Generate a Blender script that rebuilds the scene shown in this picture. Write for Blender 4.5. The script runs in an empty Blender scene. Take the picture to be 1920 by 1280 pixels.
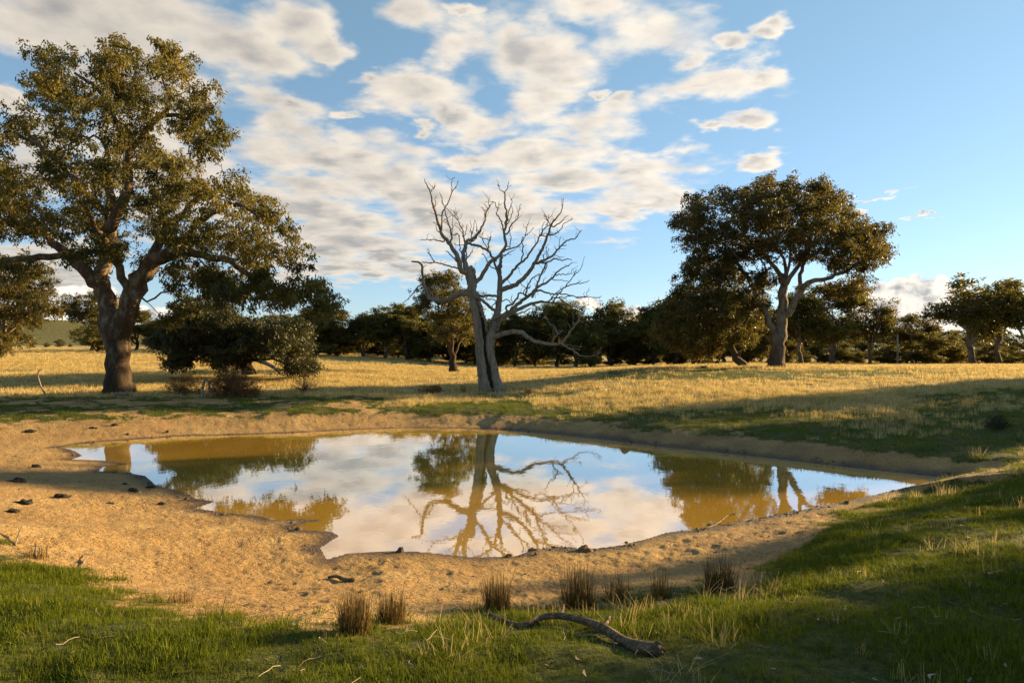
import bpy, math, random
import numpy as np
from math import radians as R

rng = np.random.default_rng(7)
random.seed(7)
scene = bpy.context.scene
COL = scene.collection

# ------------------------------------------------------------------ camera
F, CX, HZ, HC = 1280.0, 960.0, 662.0, 2.6          # focal length and horizon in photo pixels, eye height above the water
cam_d = bpy.data.cameras.new('camera'); cam = bpy.data.objects.new('camera', cam_d); COL.objects.link(cam)
cam_d.sensor_width = 36.0; cam_d.lens = 24.0
cam.location = (0, 0, HC); cam.rotation_euler = (R(90), 0, 0)
cam_d.shift_y = (HZ - 640.0) / 1920.0
cam_d.clip_start = 0.05; cam_d.clip_end = 9000
scene.camera = cam

# ------------------------------------------------------------------ light
SUN_AZ, SUN_EL = 65.0, 13.5                         # degrees clockwise from +Y, degrees above the horizon
SUN_DIR = np.array([math.sin(R(SUN_AZ)) * math.cos(R(SUN_EL)), math.cos(R(SUN_AZ)) * math.cos(R(SUN_EL)), math.sin(R(SUN_EL))])
sun_d = bpy.data.lights.new('sun', 'SUN'); sun = bpy.data.objects.new('sun', sun_d); COL.objects.link(sun)
sun_d.energy = 5.0; sun_d.angle = R(0.5); sun_d.color = (1.0, 0.72, 0.34)
sun.rotation_euler = (R(90 - SUN_EL), 0, R(180 - SUN_AZ))
sun.location = (60, 30, 40)
scene.view_settings.view_transform = 'Standard'
scene.view_settings.look = 'None'
scene.view_settings.exposure = 1.75
scene.view_settings.gamma = 1.0
scene.view_settings.use_curve_mapping = False
scene.cycles.use_denoising = True
scene.cycles.max_bounces = 6
scene.cycles.diffuse_bounces = 3
scene.cycles.glossy_bounces = 3
scene.cycles.transmission_bounces = 4
scene.cycles.sample_clamp_indirect = 6.0

# ------------------------------------------------------------------ node helpers
class NT:
    def __init__(s, tree):
        s.t = tree; s.n = tree.nodes; s.l = tree.links
    def node(s, typ, inputs=None, **kw):
        nd = s.n.new(typ)
        for k, v in kw.items(): setattr(nd, k, v)
        for k, v in (inputs or {}).items(): s.put(nd.inputs[k], v)
        return nd
    def put(s, sock, v):
        if isinstance(v, bpy.types.NodeSocket): s.l.new(v, sock)
        else: sock.default_value = v
    def m(s, op, a, b=None, c=None, clamp=False):
        nd = s.n.new('ShaderNodeMath'); nd.operation = op; nd.use_clamp = clamp
        s.put(nd.inputs[0], a)
        if b is not None: s.put(nd.inputs[1], b)
        if c is not None: s.put(nd.inputs[2], c)
        return nd.outputs[0]
    def v(s, op, a, b=None, c=None, out=0):
        nd = s.n.new('ShaderNodeVectorMath'); nd.operation = op
        s.put(nd.inputs[0], a)
        if b is not None: s.put(nd.inputs[1], b)
        if c is not None: s.put(nd.inputs[2], c)
        return nd.outputs[out]
    def mapr(s, x, a, b, c=0.0, d=1.0, smooth=False):
        nd = s.n.new('ShaderNodeMapRange'); nd.clamp = True
        if smooth: nd.interpolation_type = 'SMOOTHSTEP'
        s.put(nd.inputs[0], x)
        for i, k in enumerate((a, b, c, d)): s.put(nd.inputs[1 + i], k)
        return nd.outputs[0]
    def mix(s, f, a, b, blend='MIX'):
        nd = s.n.new('ShaderNodeMix'); nd.data_type = 'RGBA'; nd.blend_type = blend
        s.put(nd.inputs[0], f); s.put(nd.inputs[6], a); s.put(nd.inputs[7], b)
        return nd.outputs[2]
    def noise(s, vec, scale, detail=4, rough=0.5, dist=0.0, out=0):
        nd = s.n.new('ShaderNodeTexNoise')
        if vec is not None: s.put(nd.inputs['Vector'], vec)
        s.put(nd.inputs['Scale'], scale); s.put(nd.inputs['Detail'], detail); s.put(nd.inputs['Roughness'], rough)
        s.put(nd.inputs['Distortion'], dist)
        return nd.outputs[out]
    def ramp(s, x, stops):
        nd = s.n.new('ShaderNodeValToRGB'); e = nd.color_ramp.elements
        while len(e) < len(stops): e.new(0.5)
        for el, (p, c) in zip(e, stops): el.position = p; el.color = c if len(c) == 4 else (*c, 1)
        s.put(nd.inputs[0], x)
        return nd.outputs[0]
    def attr(s, name, out='Fac'):
        nd = s.n.new('ShaderNodeAttribute'); nd.attribute_name = name
        return nd.outputs[out]

def new_mat(name):
    m = bpy.data.materials.new(name); m.use_nodes = True
    m.node_tree.nodes.clear()
    return m, NT(m.node_tree)
def finish(t, shader):
    o = t.node('ShaderNodeOutputMaterial'); t.l.new(shader, o.inputs['Surface'])
C4 = lambda r, g, b: (r, g, b, 1.0)

# ------------------------------------------------------------------ sky with clouds
def azel(px, py):
    x, z = (px - CX) / F, (HZ - py) / F
    return math.degrees(math.atan2(x, 1)), math.degrees(math.atan2(z, math.hypot(x, 1)))

def build_world():
    w = bpy.data.worlds.new('World'); scene.world = w; w.use_nodes = True
    w.node_tree.nodes.clear(); t = NT(w.node_tree)
    geo = t.node('ShaderNodeTexCoord').outputs['Generated']
    sep = t.node('ShaderNodeSeparateXYZ', {0: geo}); x, y, z = sep.outputs
    sky = t.node('ShaderNodeTexSky', sky_type='NISHITA', sun_disc=False, sun_elevation=R(SUN_EL), sun_rotation=R(SUN_AZ),
                 altitude=100, air_density=1.0, dust_density=0.1, ozone_density=2.0).outputs[0]
    hsv = t.node('ShaderNodeHueSaturation', {'Saturation': 0.98, 'Value': 1.08, 'Color': sky})
    sky = t.node('ShaderNodeGamma', {'Color': hsv.outputs[0], 'Gamma': 0.82}).outputs[0]
    sky = t.v('MULTIPLY', sky, (1.22, 1.22, 1.22))
    # angular coordinates in degrees
    az = t.m('MULTIPLY', t.m('ARCTAN2', x, y), 57.2958)
    el = t.m('MULTIPLY', t.m('ARCSINE', z), 57.2958)
    sky = t.mix(1.0, sky, t.ramp(t.mapr(el, -2, 40, 0, 1), [(0.0, (0.80, 0.95, 1.30)), (0.2, (0.86, 0.99, 1.18)), (0.45, (0.98, 1.10, 1.15)), (0.75, (1.08, 1.22, 1.15)), (1.0, (1.08, 1.22, 1.12))]), 'MULTIPLY')
    zz = t.m('ADD', t.m('MAXIMUM', z, 0.0), 0.11)
    plane = t.node('ShaderNodeCombineXYZ', {0: t.m('DIVIDE', x, zz), 1: t.m('DIVIDE', y, zz), 2: 0.0}).outputs[0]
    ang = t.node('ShaderNodeCombineXYZ', {0: az, 1: el, 2: 0.0}).outputs[0]

    # cloud banks: (px, py, half width, half height) on the photo, stored as directions of the sky
    blobs = [(620, 455, 240, 75), (820, 400, 210, 62), (1010, 410, 180, 42), (60, 40, 300, 80), (250, 150, 200, 90), (150, 60, 300, 90), (330, 20, 150, 70), (440, 90, 150, 60), (560, 40, 75, 65), (600, 75, 45, 35),
             (30, 210, 60, 30), (60, 300, 120, 60), (760, 20, 75, 45), (860, 90, 80, 55), (1010, 105, 130, 60), (960, 90, 90, 40),
             (480, 170, 70, 60), (800, 180, 140, 48), (690, 150, 40, 22), (1230, 50, 130, 75), (1110, 10, 90, 40),
             (1460, 40, 40, 25), (1440, 65, 30, 18), (1380, 75, 40, 24), (1310, 165, 150, 45), (1420, 140, 60, 22), (1280, 110, 60, 30), (1410, 215, 62, 24),
             (1010, 190, 95, 48), (1130, 185, 22, 14), (1175, 205, 34, 24), (1330, 240, 45, 14),
             (520, 235, 95, 60), (660, 222, 42, 18), (530, 195, 25, 14), (790, 235, 30, 16), (880, 240, 75, 38), (830, 205, 40, 22), (1100, 250, 110, 45), (1010, 300, 130, 40),
             (620, 300, 190, 55), (560, 380, 200, 60), (720, 350, 160, 50), (1200, 310, 140, 34), (1430, 285, 55, 20),
             (1060, 350, 220, 46), (900, 300, 60, 25), (1180, 380, 130, 26), (680, 430, 190, 45), (850, 440, 110, 40), (720, 490, 170, 28), (1000, 410, 160, 30), (560, 500, 150, 40),
             (320, 320, 180, 120), (60, 520, 180, 90), (1650, 372, 44, 6), (1735, 410, 30, 4), (960, 12, 14, 10), (860, 28, 22, 12)]
    cum = [(1665, 575, 70, 48), (1700, 545, 45, 32), (1760, 560, 60, 42), (1810, 575, 60, 40), (1720, 600, 110, 45), (1640, 545, 35, 18), (1105, 568, 26, 13), (1190, 590, 38, 22), (150, 570, 100, 40), (280, 610, 90, 40), (1160, 600, 24, 12)]

    def field(vec, items, k):
        acc = None
        for (px, py, hw, hh) in items:
            a0, e0 = azel(px, py); a1, _ = azel(px + hw, py); _, e1 = azel(px, py - hh)
            sa, se = 1.0 / max(0.15, a1 - a0), 1.0 / max(0.15, e1 - e0)
            d = t.v('LENGTH', t.v('MULTIPLY_ADD', vec, (sa, se, 0), (-a0 * sa, -e0 * se, 0)), out=1)
            if acc is None: acc = d
            else:
                nd = t.n.new('ShaderNodeMath'); nd.operation = 'SMOOTH_MIN'
                t.put(nd.inputs[0], acc); t.put(nd.inputs[1], d); nd.inputs[2].default_value = k
                acc = nd.outputs[0]
        return t.m('SUBTRACT', 1.0, acc)               # 1 in the middle of a bank, 0 on its rim

    # fray the banks
    wn = t.noise(plane, 2.6, 3, 0.55, out=1)
    warped = t.v('ADD', ang, t.v('MULTIPLY', t.v('SUBTRACT', wn, (0.5, 0.5, 0.5)), (7.5, 5.0, 0)))
    wn2 = t.noise(plane, 11.0, 3, 0.6, out=1)
    warped = t.v('ADD', warped, t.v('MULTIPLY', t.v('SUBTRACT', wn2, (0.5, 0.5, 0.5)), (3.4, 2.2, 0)))
    bank = field(warped, blobs, 0.25)
    # the rest of the sky, outside the view: scattered banks away from the sun
    away = t.m('ABSOLUTE', az)
    front = t.m('MULTIPLY', t.mapr(away, 36, 44, 1, 0), t.mapr(el, 26, 31, 1, 0))
    free = t.m('SUBTRACT', t.m('MULTIPLY', t.noise(plane, 0.9, 2, 0.5), 2.4), 1.2)
    toward = t.mapr(t.v('DOT_PRODUCT', geo, tuple(SUN_DIR), out=1), 0.55, 0.9, 0.0, 0.9)
    free = t.m('SUBTRACT', t.m('SUBTRACT', free, 0.35), toward)
    bank = t.m('ADD', t.m('MULTIPLY', bank, front), t.m('MULTIPLY', free, t.m('SUBTRACT', 1.0, front)))
    bank = t.m('MAXIMUM', bank, -1.2)

    su = (SUN_DIR[0] * 0.05, SUN_DIR[1] * 0.05, 0)
    def density(vec):
        n = t.noise(vec, 4.2, 7, 0.54, 0.1)
        n2 = t.noise(vec, 1.5, 2, 0.5)
        wv = t.v('ADD', vec, t.v('MULTIPLY', t.v('SUBTRACT', t.noise(vec, 8.0, 3, 0.6, out=1), (0.5, 0.5, 0.5)), (0.11, 0.11, 0)))
        vo = t.node('ShaderNodeTexVoronoi', {'Vector': wv, 'Scale': 5.2, 'Smoothness': 0.6}, feature='SMOOTH_F1', voronoi_dimensions='2D').outputs['Distance']
        s_ = t.m('ADD', t.m('MULTIPLY', t.m('SUBTRACT', n, 0.5), 2.3), t.m('MULTIPLY', t.m('SUBTRACT', n2, 0.5), 0.8))
        s_ = t.m('ADD', s_, t.m('MULTIPLY', t.m('SUBTRACT', 0.42, vo), 0.8))
        return t.m('ADD', t.m('MULTIPLY_ADD', bank, 1.1, 0.2), s_)
    d0 = density(plane)
    d1 = density(t.v('ADD', plane, su))
    alpha = t.mapr(d0, 0.0, 0.9, 0, 1, True)
    thick = t.mapr(d0, 0.3, 1.5, 0, 1, True)
    shade = t.mapr(t.m('SUBTRACT', d1, d0), -0.4, 0.5, 0, 1)        # 1: more cloud on the sun's side, so this spot is shaded
    body = t.m('ADD', t.m('MULTIPLY', thick, 0.5), t.m('MULTIPLY', t.m('SUBTRACT', shade, 0.45), 0.6), clamp=True)
    low = t.mapr(el, 4, 15, 0.25, 0.0)
    body = t.m('ADD', body, t.m('MULTIPLY', thick, low), clamp=True)
    lit = t.ramp(body, [(0.0, (5.5, 4.9, 4.1)), (0.3, (4.5, 4.05, 3.5)), (0.62, (3.0, 2.85, 2.65)), (1.0, (1.95, 2.0, 2.1))])
    sunside = t.mapr(t.v('DOT_PRODUCT', geo, tuple(SUN_DIR), out=1), 0.0, 0.95, 0.92, 1.35)
    lit = t.v('SCALE', lit, None); nd = lit.node; t.put(nd.inputs['Scale'], sunside)
    col = t.mix(t.m('MULTIPLY', alpha, 0.96), sky, lit)

    # cumulus heads low over the horizon
    cn = t.noise(ang, 0.55, 7, 0.55, 0.2)
    cf = t.m('ADD', field(t.v('ADD', ang, t.v('MULTIPLY', t.v('SUBTRACT', t.noise(ang, 0.6, 3, 0.5, out=1), (0.5, 0.5, 0.5)), (2.2, 1.6, 0))), cum, 0.3), t.m('MULTIPLY', t.m('SUBTRACT', cn, 0.5), 1.0))
    cn2 = t.noise(t.v('ADD', ang, (0.9, 0.5, 0)), 0.55, 7, 0.55, 0.2)
    calpha = t.mapr(cf, 0.0, 0.22, 0, 1, True)
    cshade = t.m('ADD', t.mapr(t.m('SUBTRACT', cn2, cn), -0.12, 0.16, 0, 0.9), t.mapr(cf, 0.35, 1.1, -0.1, 0.25), clamp=True)
    ccol = t.ramp(cshade, [(0.0, (7.0, 6.5, 5.7)), (0.45, (5.6, 5.3, 4.8)), (1.0, (2.4, 2.55, 2.8))])
    col = t.mix(calpha, col, ccol)
    bg = t.node('ShaderNodeBackground', {'Color': col, 'Strength': 0.05})
    out = t.node('ShaderNodeOutputWorld'); t.l.new(bg.outputs[0], out.inputs['Surface'])
    w.cycles.sampling_method = 'MANUAL'; w.cycles.sample_map_resolution = 1024
build_world()

# ------------------------------------------------------------------ numeric helpers
def hash2(ix, iy, seed):
    h = (ix.astype(np.int64) * 374761393 + iy.astype(np.int64) * 668265263 + seed * 974634777) & 0x7fffffff
    h = ((h ^ (h >> 13)) * 1274126177) & 0x7fffffff
    h = h ^ (h >> 16)
    return (h & 0xffff) / 65535.0
def vnoise(x, y, seed=0):
    ix, iy = np.floor(x), np.floor(y); fx, fy = x - ix, y - iy
    fx = fx * fx * (3 - 2 * fx); fy = fy * fy * (3 - 2 * fy)
    a = hash2(ix, iy, seed); b = hash2(ix + 1, iy, seed); c = hash2(ix, iy + 1, seed); d = hash2(ix + 1, iy + 1, seed)
    return (a * (1 - fx) + b * fx) * (1 - fy) + (c * (1 - fx) + d * fx) * fy
def fbm(x, y, octv=4, seed=0, gain=0.5):
    s = 0; a = 1; tot = 0
    for o in range(octv):
        s = s + a * vnoise(x * 2 ** o + 17.3 * o, y * 2 ** o - 9.1 * o, seed + o); tot += a; a *= gain
    return s / tot
def smooth(a, b, x):
    t = np.clip((x - a) / (b - a), 0, 1); return t * t * (3 - 2 * t)
def inside(px, py, poly):
    poly = np.asarray(poly, float); c = np.zeros(np.shape(px), bool)
    x0, y0 = poly[:, 0], poly[:, 1]; x1, y1 = np.roll(x0, -1), np.roll(y0, -1)
    for a, b, cc, d in zip(x0, y0, x1, y1):
        if b == d: continue
        c ^= ((b > py) != (d > py)) & (px < (cc - a) * (py - b) / (d - b) + a)
    return c
def poly_sd(px, py, poly):
    """distance to the outline, positive outside"""
    poly = np.asarray(poly, float); best = np.full(np.shape(px), 1e18)
    for a, b in zip(poly, np.roll(poly, -1, 0)):
        e = b - a; l2 = max(1e-9, e @ e)
        t = np.clip(((px - a[0]) * e[0] + (py - a[1]) * e[1]) / l2, 0, 1)
        dx = px - a[0] - t * e[0]; dy = py - a[1] - t * e[1]
        best = np.minimum(best, dx * dx + dy * dy)
    d = np.sqrt(best)
    return np.where(inside(px, py, poly), -d, d)
def pt(px, py, D): return np.array([(px - CX) / F * D, D, HC - (py - HZ) / F * D])

# ------------------------------------------------------------------ terrain
POND_PX = [(111, 838), (150, 832), (190, 828), (250, 824), (330, 818), (450, 815), (560, 811), (650, 806), (760, 802), (860, 803), (950, 806), (1050, 815), (1140, 825),
           (1230, 836), (1330, 846), (1440, 858), (1560, 872), (1670, 884), (1785, 896), (1715, 911), (1640, 927), (1560, 945), (1480, 960), (1400, 975), (1320, 990),
           (1250, 998), (1215, 1008), (1170, 1020), (1100, 1029), (1050, 1025), (1000, 1030), (965, 1041), (900, 1044), (850, 1041), (800, 1035), (740, 1033), (690, 1034),
           (650, 1038), (613, 1050), (600, 1026), (622, 1013), (639, 1005), (620, 996), (585, 994), (562, 992), (547, 987), (575, 980), (613, 974), (560, 973), (512, 975), (492, 967),
           (430, 962), (362, 953), (385, 946), (404, 939), (367, 935), (340, 922), (290, 908), (273, 892), (234, 885), (184, 883), (190, 876), (240, 870), (205, 864), (133, 861), (156, 854), (140, 846)]
POND = [(((a - CX) / F) * HC * F / (b - HZ), HC * F / (b - HZ)) for a, b in POND_PX]
POND = np.array(POND)

_ctl = [(0, 0, 1.0), (-6, 0, 1.0), (6, 0, 1.0), (0, -8, 1.1), (-20, -5, 1.2), (20, -5, 1.1), (0, -60, 1.5), (-80, -20, 2), (80, -20, 1.5), (0, 3.3, .95), (-3, 3.6, 1.0), (3, 3.6, .98),
        (.4, 4.9, .78), (-6.5, 8, .9), (-4.5, 6, 1.0), (5, 6.5, .85), (8, 11, .62), (10.5, 12, .6), (12, 16, .44), (-12, 14, .55), (-16, 17, .6), (-12, 24, .5),
        (-7.5, 28, .80), (-6, 25.2, .38), (-9.5, 24.6, .38), (-2.5, 25.2, .38), (-13, 28, .62), (-3, 28, .5), (-19, 33, .67), (-23, 30, .6), (-1.23, 36.6, .51), (-8, 40, .6), (-13, 36, .55), (1.5, 33, .58), (5.2, 21, .45), (9, 19, .42), (13, 18, .55), (15.5, 31, .95), (23, 31, 1.2), (30, 31, 1.3),
        (17.1, 43.8, 1.66), (8.2, 43.8, 1.54), (28, 44, 1.5), (44, 60, 1.5), (25, 60, 1.5), (11, 60, 1.35), (0, 55, .95), (-2.5, 50, .95), (-14, 50, 1.15), (-38, 50, 1.1), (-28, 50, 1.1), (-19, 50, 1.12),
        (60, 110, .85), (30, 110, .8), (83, 110, .85), (11, 100, .55), (-5, 100, .7), (-22, 110, 2.1), (-42, 110, 2.6), (-62, 120, 3.25), (-90, 120, 3.25), (-45, 80, 2.2), (-20, 80, 1.5), (60, 80, 1.1),
        (-200, 250, 5), (0, 300, 2.5), (200, 250, 2), (300, 60, 2), (-300, 60, 4), (-400, 420, 7), (0, 800, 6), (700, 700, 6), (-700, 700, 9), (0, -600, 4), (600, -300, 4), (-600, -300, 4)]
_ctl = np.array(_ctl, float)
def _warp(x, y):
    r = np.hypot(x, y) + 1e-6; l = np.log1p(r / 5.0)
    return x / r * l, y / r * l
_wx, _wy = _warp(_ctl[:, 0], _ctl[:, 1])
_K = lambda d2: np.sqrt(d2 + 0.015)
_A = _K((_wx[:, None] - _wx[None]) ** 2 + (_wy[:, None] - _wy[None]) ** 2)
_n = len(_ctl); _M = np.zeros((_n + 1, _n + 1)); _M[:_n, :_n] = _A - np.eye(_n) * 0.01; _M[:_n, _n] = 1; _M[_n, :_n] = 1
_W = np.linalg.solve(_M, np.append(_ctl[:, 2], 0))
_bank = np.array([(8, 17, 1.7), (3, 22, 1.7), (-4, 24.5, 2.6), (-7.5, 23, 2.8), (-10, 21.5, 3.4), (-14, 17, 6.5), (-6, 8, 5.5), (0, 6, 5.0), (6, 9, 3.6), (10.5, 13.5, 2.2), (11.5, 15.5, 1.6)])
def pond_sd(x, y): return poly_sd(x, y, POND)
def terrain(x, y, sd=None):
    x = np.atleast_1d(np.asarray(x, float)); y = np.atleast_1d(np.asarray(y, float)); sh = x.shape
    x = x.ravel(); y = y.ravel()
    wx, wy = _warp(x, y); z = np.full(x.shape, _W[_n])
    for i in range(_n): z += _W[i] * _K((wx - _wx[i]) ** 2 + (wy - _wy[i]) ** 2)
    z = np.maximum(z, 0.35)
    # the far hill on the left
    z += 17 * np.exp(-(((x + 285) / 120) ** 2 + ((y - 430) / 90) ** 2))
    z += 9 * np.exp(-(((x + 120) / 200) ** 2 + ((y - 620) / 120) ** 2))
    r = np.hypot(x, y)
    z += 0.5 * (fbm(x / 60, y / 60, 3, 5) - 0.5) * smooth(80, 200, r) * 4
    z += (fbm(x / 4.0, y / 4.0, 3, 11) - 0.5) * 0.16 * smooth(3, 14, r)
    sd = pond_sd(x, y) if sd is None else sd.ravel()
    near = sd < 12
    w = np.full(x.shape, 4.0)
    if near.any():
        xn, yn = x[near], y[near]; num = 0; den = 0
        for a, b, c in _bank:
            k = 1 / (((xn - a) ** 2 + (yn - b) ** 2) ** 1.5 + .3); num = num + k * c; den = den + k
        w[near] = num / den
    u = np.clip(sd / w, 0, 1)
    S = np.where(w > 2.4, u * u * (3 - 2 * u) * 0.75 + 0.25 * u, 1 - (1 - u) ** 2.2)
    z = np.where(sd > 0, z * S + 0.006 * np.clip(sd * 30, 0, 1), -0.35 * smooth(0, 2.0, -sd) - 0.004)
    return z.reshape(sh)
def tz(x, y): return float(terrain(np.array([x]), np.array([y]))[0])
def topx(x, y, z):
    yy = np.maximum(y, 0.3); return CX + F * x / yy, HZ + F * (HC - z) / yy

MUD_PX = [(-900, 860), (-300, 805), (0, 795), (200, 788), (330, 784), (500, 783), (640, 778), (760, 776), (850, 778), (960, 783), (1060, 788), (1150, 796), (1250, 808), (1350, 818), (1450, 828), (1560, 838), (1660, 849),
          (1780, 861), (1870, 869), (1895, 880), (1860, 889), (1780, 893), (1720, 912), (1650, 932), (1600, 950), (1560, 982), (1510, 1010), (1480, 1050), (1440, 1080), (1390, 1100), (1250, 1125), (1100, 1150),
          (950, 1168), (800, 1172), (650, 1180), (560, 1172), (460, 1155), (340, 1140), (250, 1110), (150, 1070), (60, 1035), (0, 1022), (-200, 985), (-900, 960)]
def masks(x, y, z, sd):
    """how much of the ground is bare soil, green turf, dry grass"""
    px, py = topx(x, y, z)
    front = y > 2.0
    k = np.clip(1000.0 / np.maximum(py - HZ, 20), 1.5, 30) * 0 + 1
    n1 = fbm(x * 1.1, y * 1.1, 4, 21) - 0.5; n2 = fbm(x * 0.23, y * 0.23, 4, 31) - 0.5; n3 = fbm(x * 4.0, y * 4.0, 3, 41) - 0.5
    dm = poly_sd(px, py, MUD_PX)                             # metres would shrink with distance; the pixel distance is turned back to metres here
    dm = dm * np.maximum(y, 1) / F * np.where(np.abs(py - HZ) > 1, 2.2, 1)
    mud = np.where(front & (y < 32), 1 - smooth(-0.35, 0.35, dm + n1 * 1.1 + n3 * 0.6), 0.0)
    mud = np.maximum(mud, np.where((sd < 0.5), 1.0, 0.0))
    # worn earth showing through the turf
    worn = smooth(0.2, 0.3, n1 + n3 * 0.5 + n2 * 0.3) * 0.7 * (y < 14) * smooth(5.0, 7.0, y)
    worn2 = smooth(0.02, 0.14, n1 + n3 * 0.6) * ((px < 760) & (py > 742) & (py < 800) & (y > 18)) * 0.85
    worn = np.maximum(worn, worn2)
    strip = (np.exp(-((py - 752 - (px - 150) * .0) / 7) ** 2) * (px < 430) * (y > 20)) * (n1 + n3 > -0.12)
    mud = np.clip(np.maximum(np.maximum(mud, worn * 0.9), strip), 0, 1)
    # dry grass: the open field; green near the water, in hollows, under trees
    dry = smooth(26, 33, y + n2 * 10 + n1 * 5) * np.ones_like(x)
    dry = np.where((px < 720) & (py < 760) & (y > 20), smooth(748, 738, py + n1 * 10), dry)
    dry = np.where((px > 1000), smooth(20, 26, y - (px - 1300) / 200 + n2 * 12 + n1 * 5), dry)
    g = np.exp(-(((px - 1290) / 240) ** 2 + ((py - 702) / 12) ** 2)) * 1.3 + np.exp(-(((px - 1000) / 130) ** 2 + ((py - 742) / 8) ** 2)) * .9 + np.exp(-(((px - 800) / 330) ** 2 + ((py - 771) / 11) ** 2)) * .8 \
        + np.exp(-(((px - 1650) / 220) ** 2 + ((py - 700) / 8) ** 2)) * .85 + np.exp(-(((px - 20) / 60) ** 2 + ((py - 695) / 3) ** 2)) * .8 + np.exp(-(((px - 760) / 260) ** 2 + ((py - 682) / 4) ** 2)) * .7
    g = np.where(y > 18, g, 0)
    dry = np.clip(dry - g * (1.0 + n1 * 2), 0, 1)
    far = smooth(140, 220, y); dry = dry * (1 - far) + far * 0.35
    dry = np.where(y < 18, np.clip(smooth(0.06, 0.22, n2 + n1 * 0.6) * 0.18, 0, 1), dry)
    return mud, dry

def mesh_obj(name, verts, faces, mat, parent=None, smooth_shade=False, attrs=None):
    me = bpy.data.meshes.new(name)
    verts = np.asarray(verts, np.float32); faces_np = None
    if isinstance(faces, np.ndarray):
        n, k = faces.shape
        me.vertices.add(len(verts)); me.vertices.foreach_set('co', verts.ravel())
        me.loops.add(n * k); me.loops.foreach_set('vertex_index', faces.astype(np.int32).ravel())
        me.polygons.add(n); me.polygons.foreach_set('loop_start', np.arange(0, n * k, k, dtype=np.int32))
        me.polygons.foreach_set('loop_total', np.full(n, k, np.int32))
        me.update(calc_edges=True)
    else:
        me.from_pydata([tuple(v) for v in verts], [], faces); me.update()
    for k_, (typ, val) in (attrs or {}).items():
        a = me.attributes.new(k_, typ, 'POINT')
        a.data.foreach_set('value' if typ == 'FLOAT' else 'vector', np.asarray(val, np.float32).ravel())
    if smooth_shade: me.polygons.foreach_set('use_smooth', np.ones(len(me.polygons), bool))
    if mat: me.materials.append(mat)
    o = bpy.data.objects.new(name, me); COL.objects.link(o)
    if parent: o.parent = parent
    return o
def tag(o, label=None, cat=None, group=None, kind=None):
    if label: o['label'] = label
    if cat: o['category'] = cat
    if group: o['group'] = group
    if kind: o['kind'] = kind
    return o
def empty(name, loc, label, cat, group=None, rz=0.0):
    o = bpy.data.objects.new(name, None); COL.objects.link(o); o.location = loc; o.rotation_euler = (0, 0, rz)
    o.empty_display_size = 0.2
    return tag(o, label, cat, group)
def children_of(o): return [c for c in COL.objects if c.parent == o]
_kids = {}
def copy_thing(root, loc, scale, rz, label, group, cat=None):
    r = root.copy(); COL.objects.link(r); r.location = loc; r.scale = scale; r.rotation_euler = (0, 0, rz)
    r['label'] = label; r['group'] = group
    if cat: r['category'] = cat
    if root.name not in _kids: _kids[root.name] = [c for c in root.children_recursive if c.parent == root]
    for ch in _kids[root.name]:
        c = ch.copy(); COL.objects.link(c); c.parent = r
    return r

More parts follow.
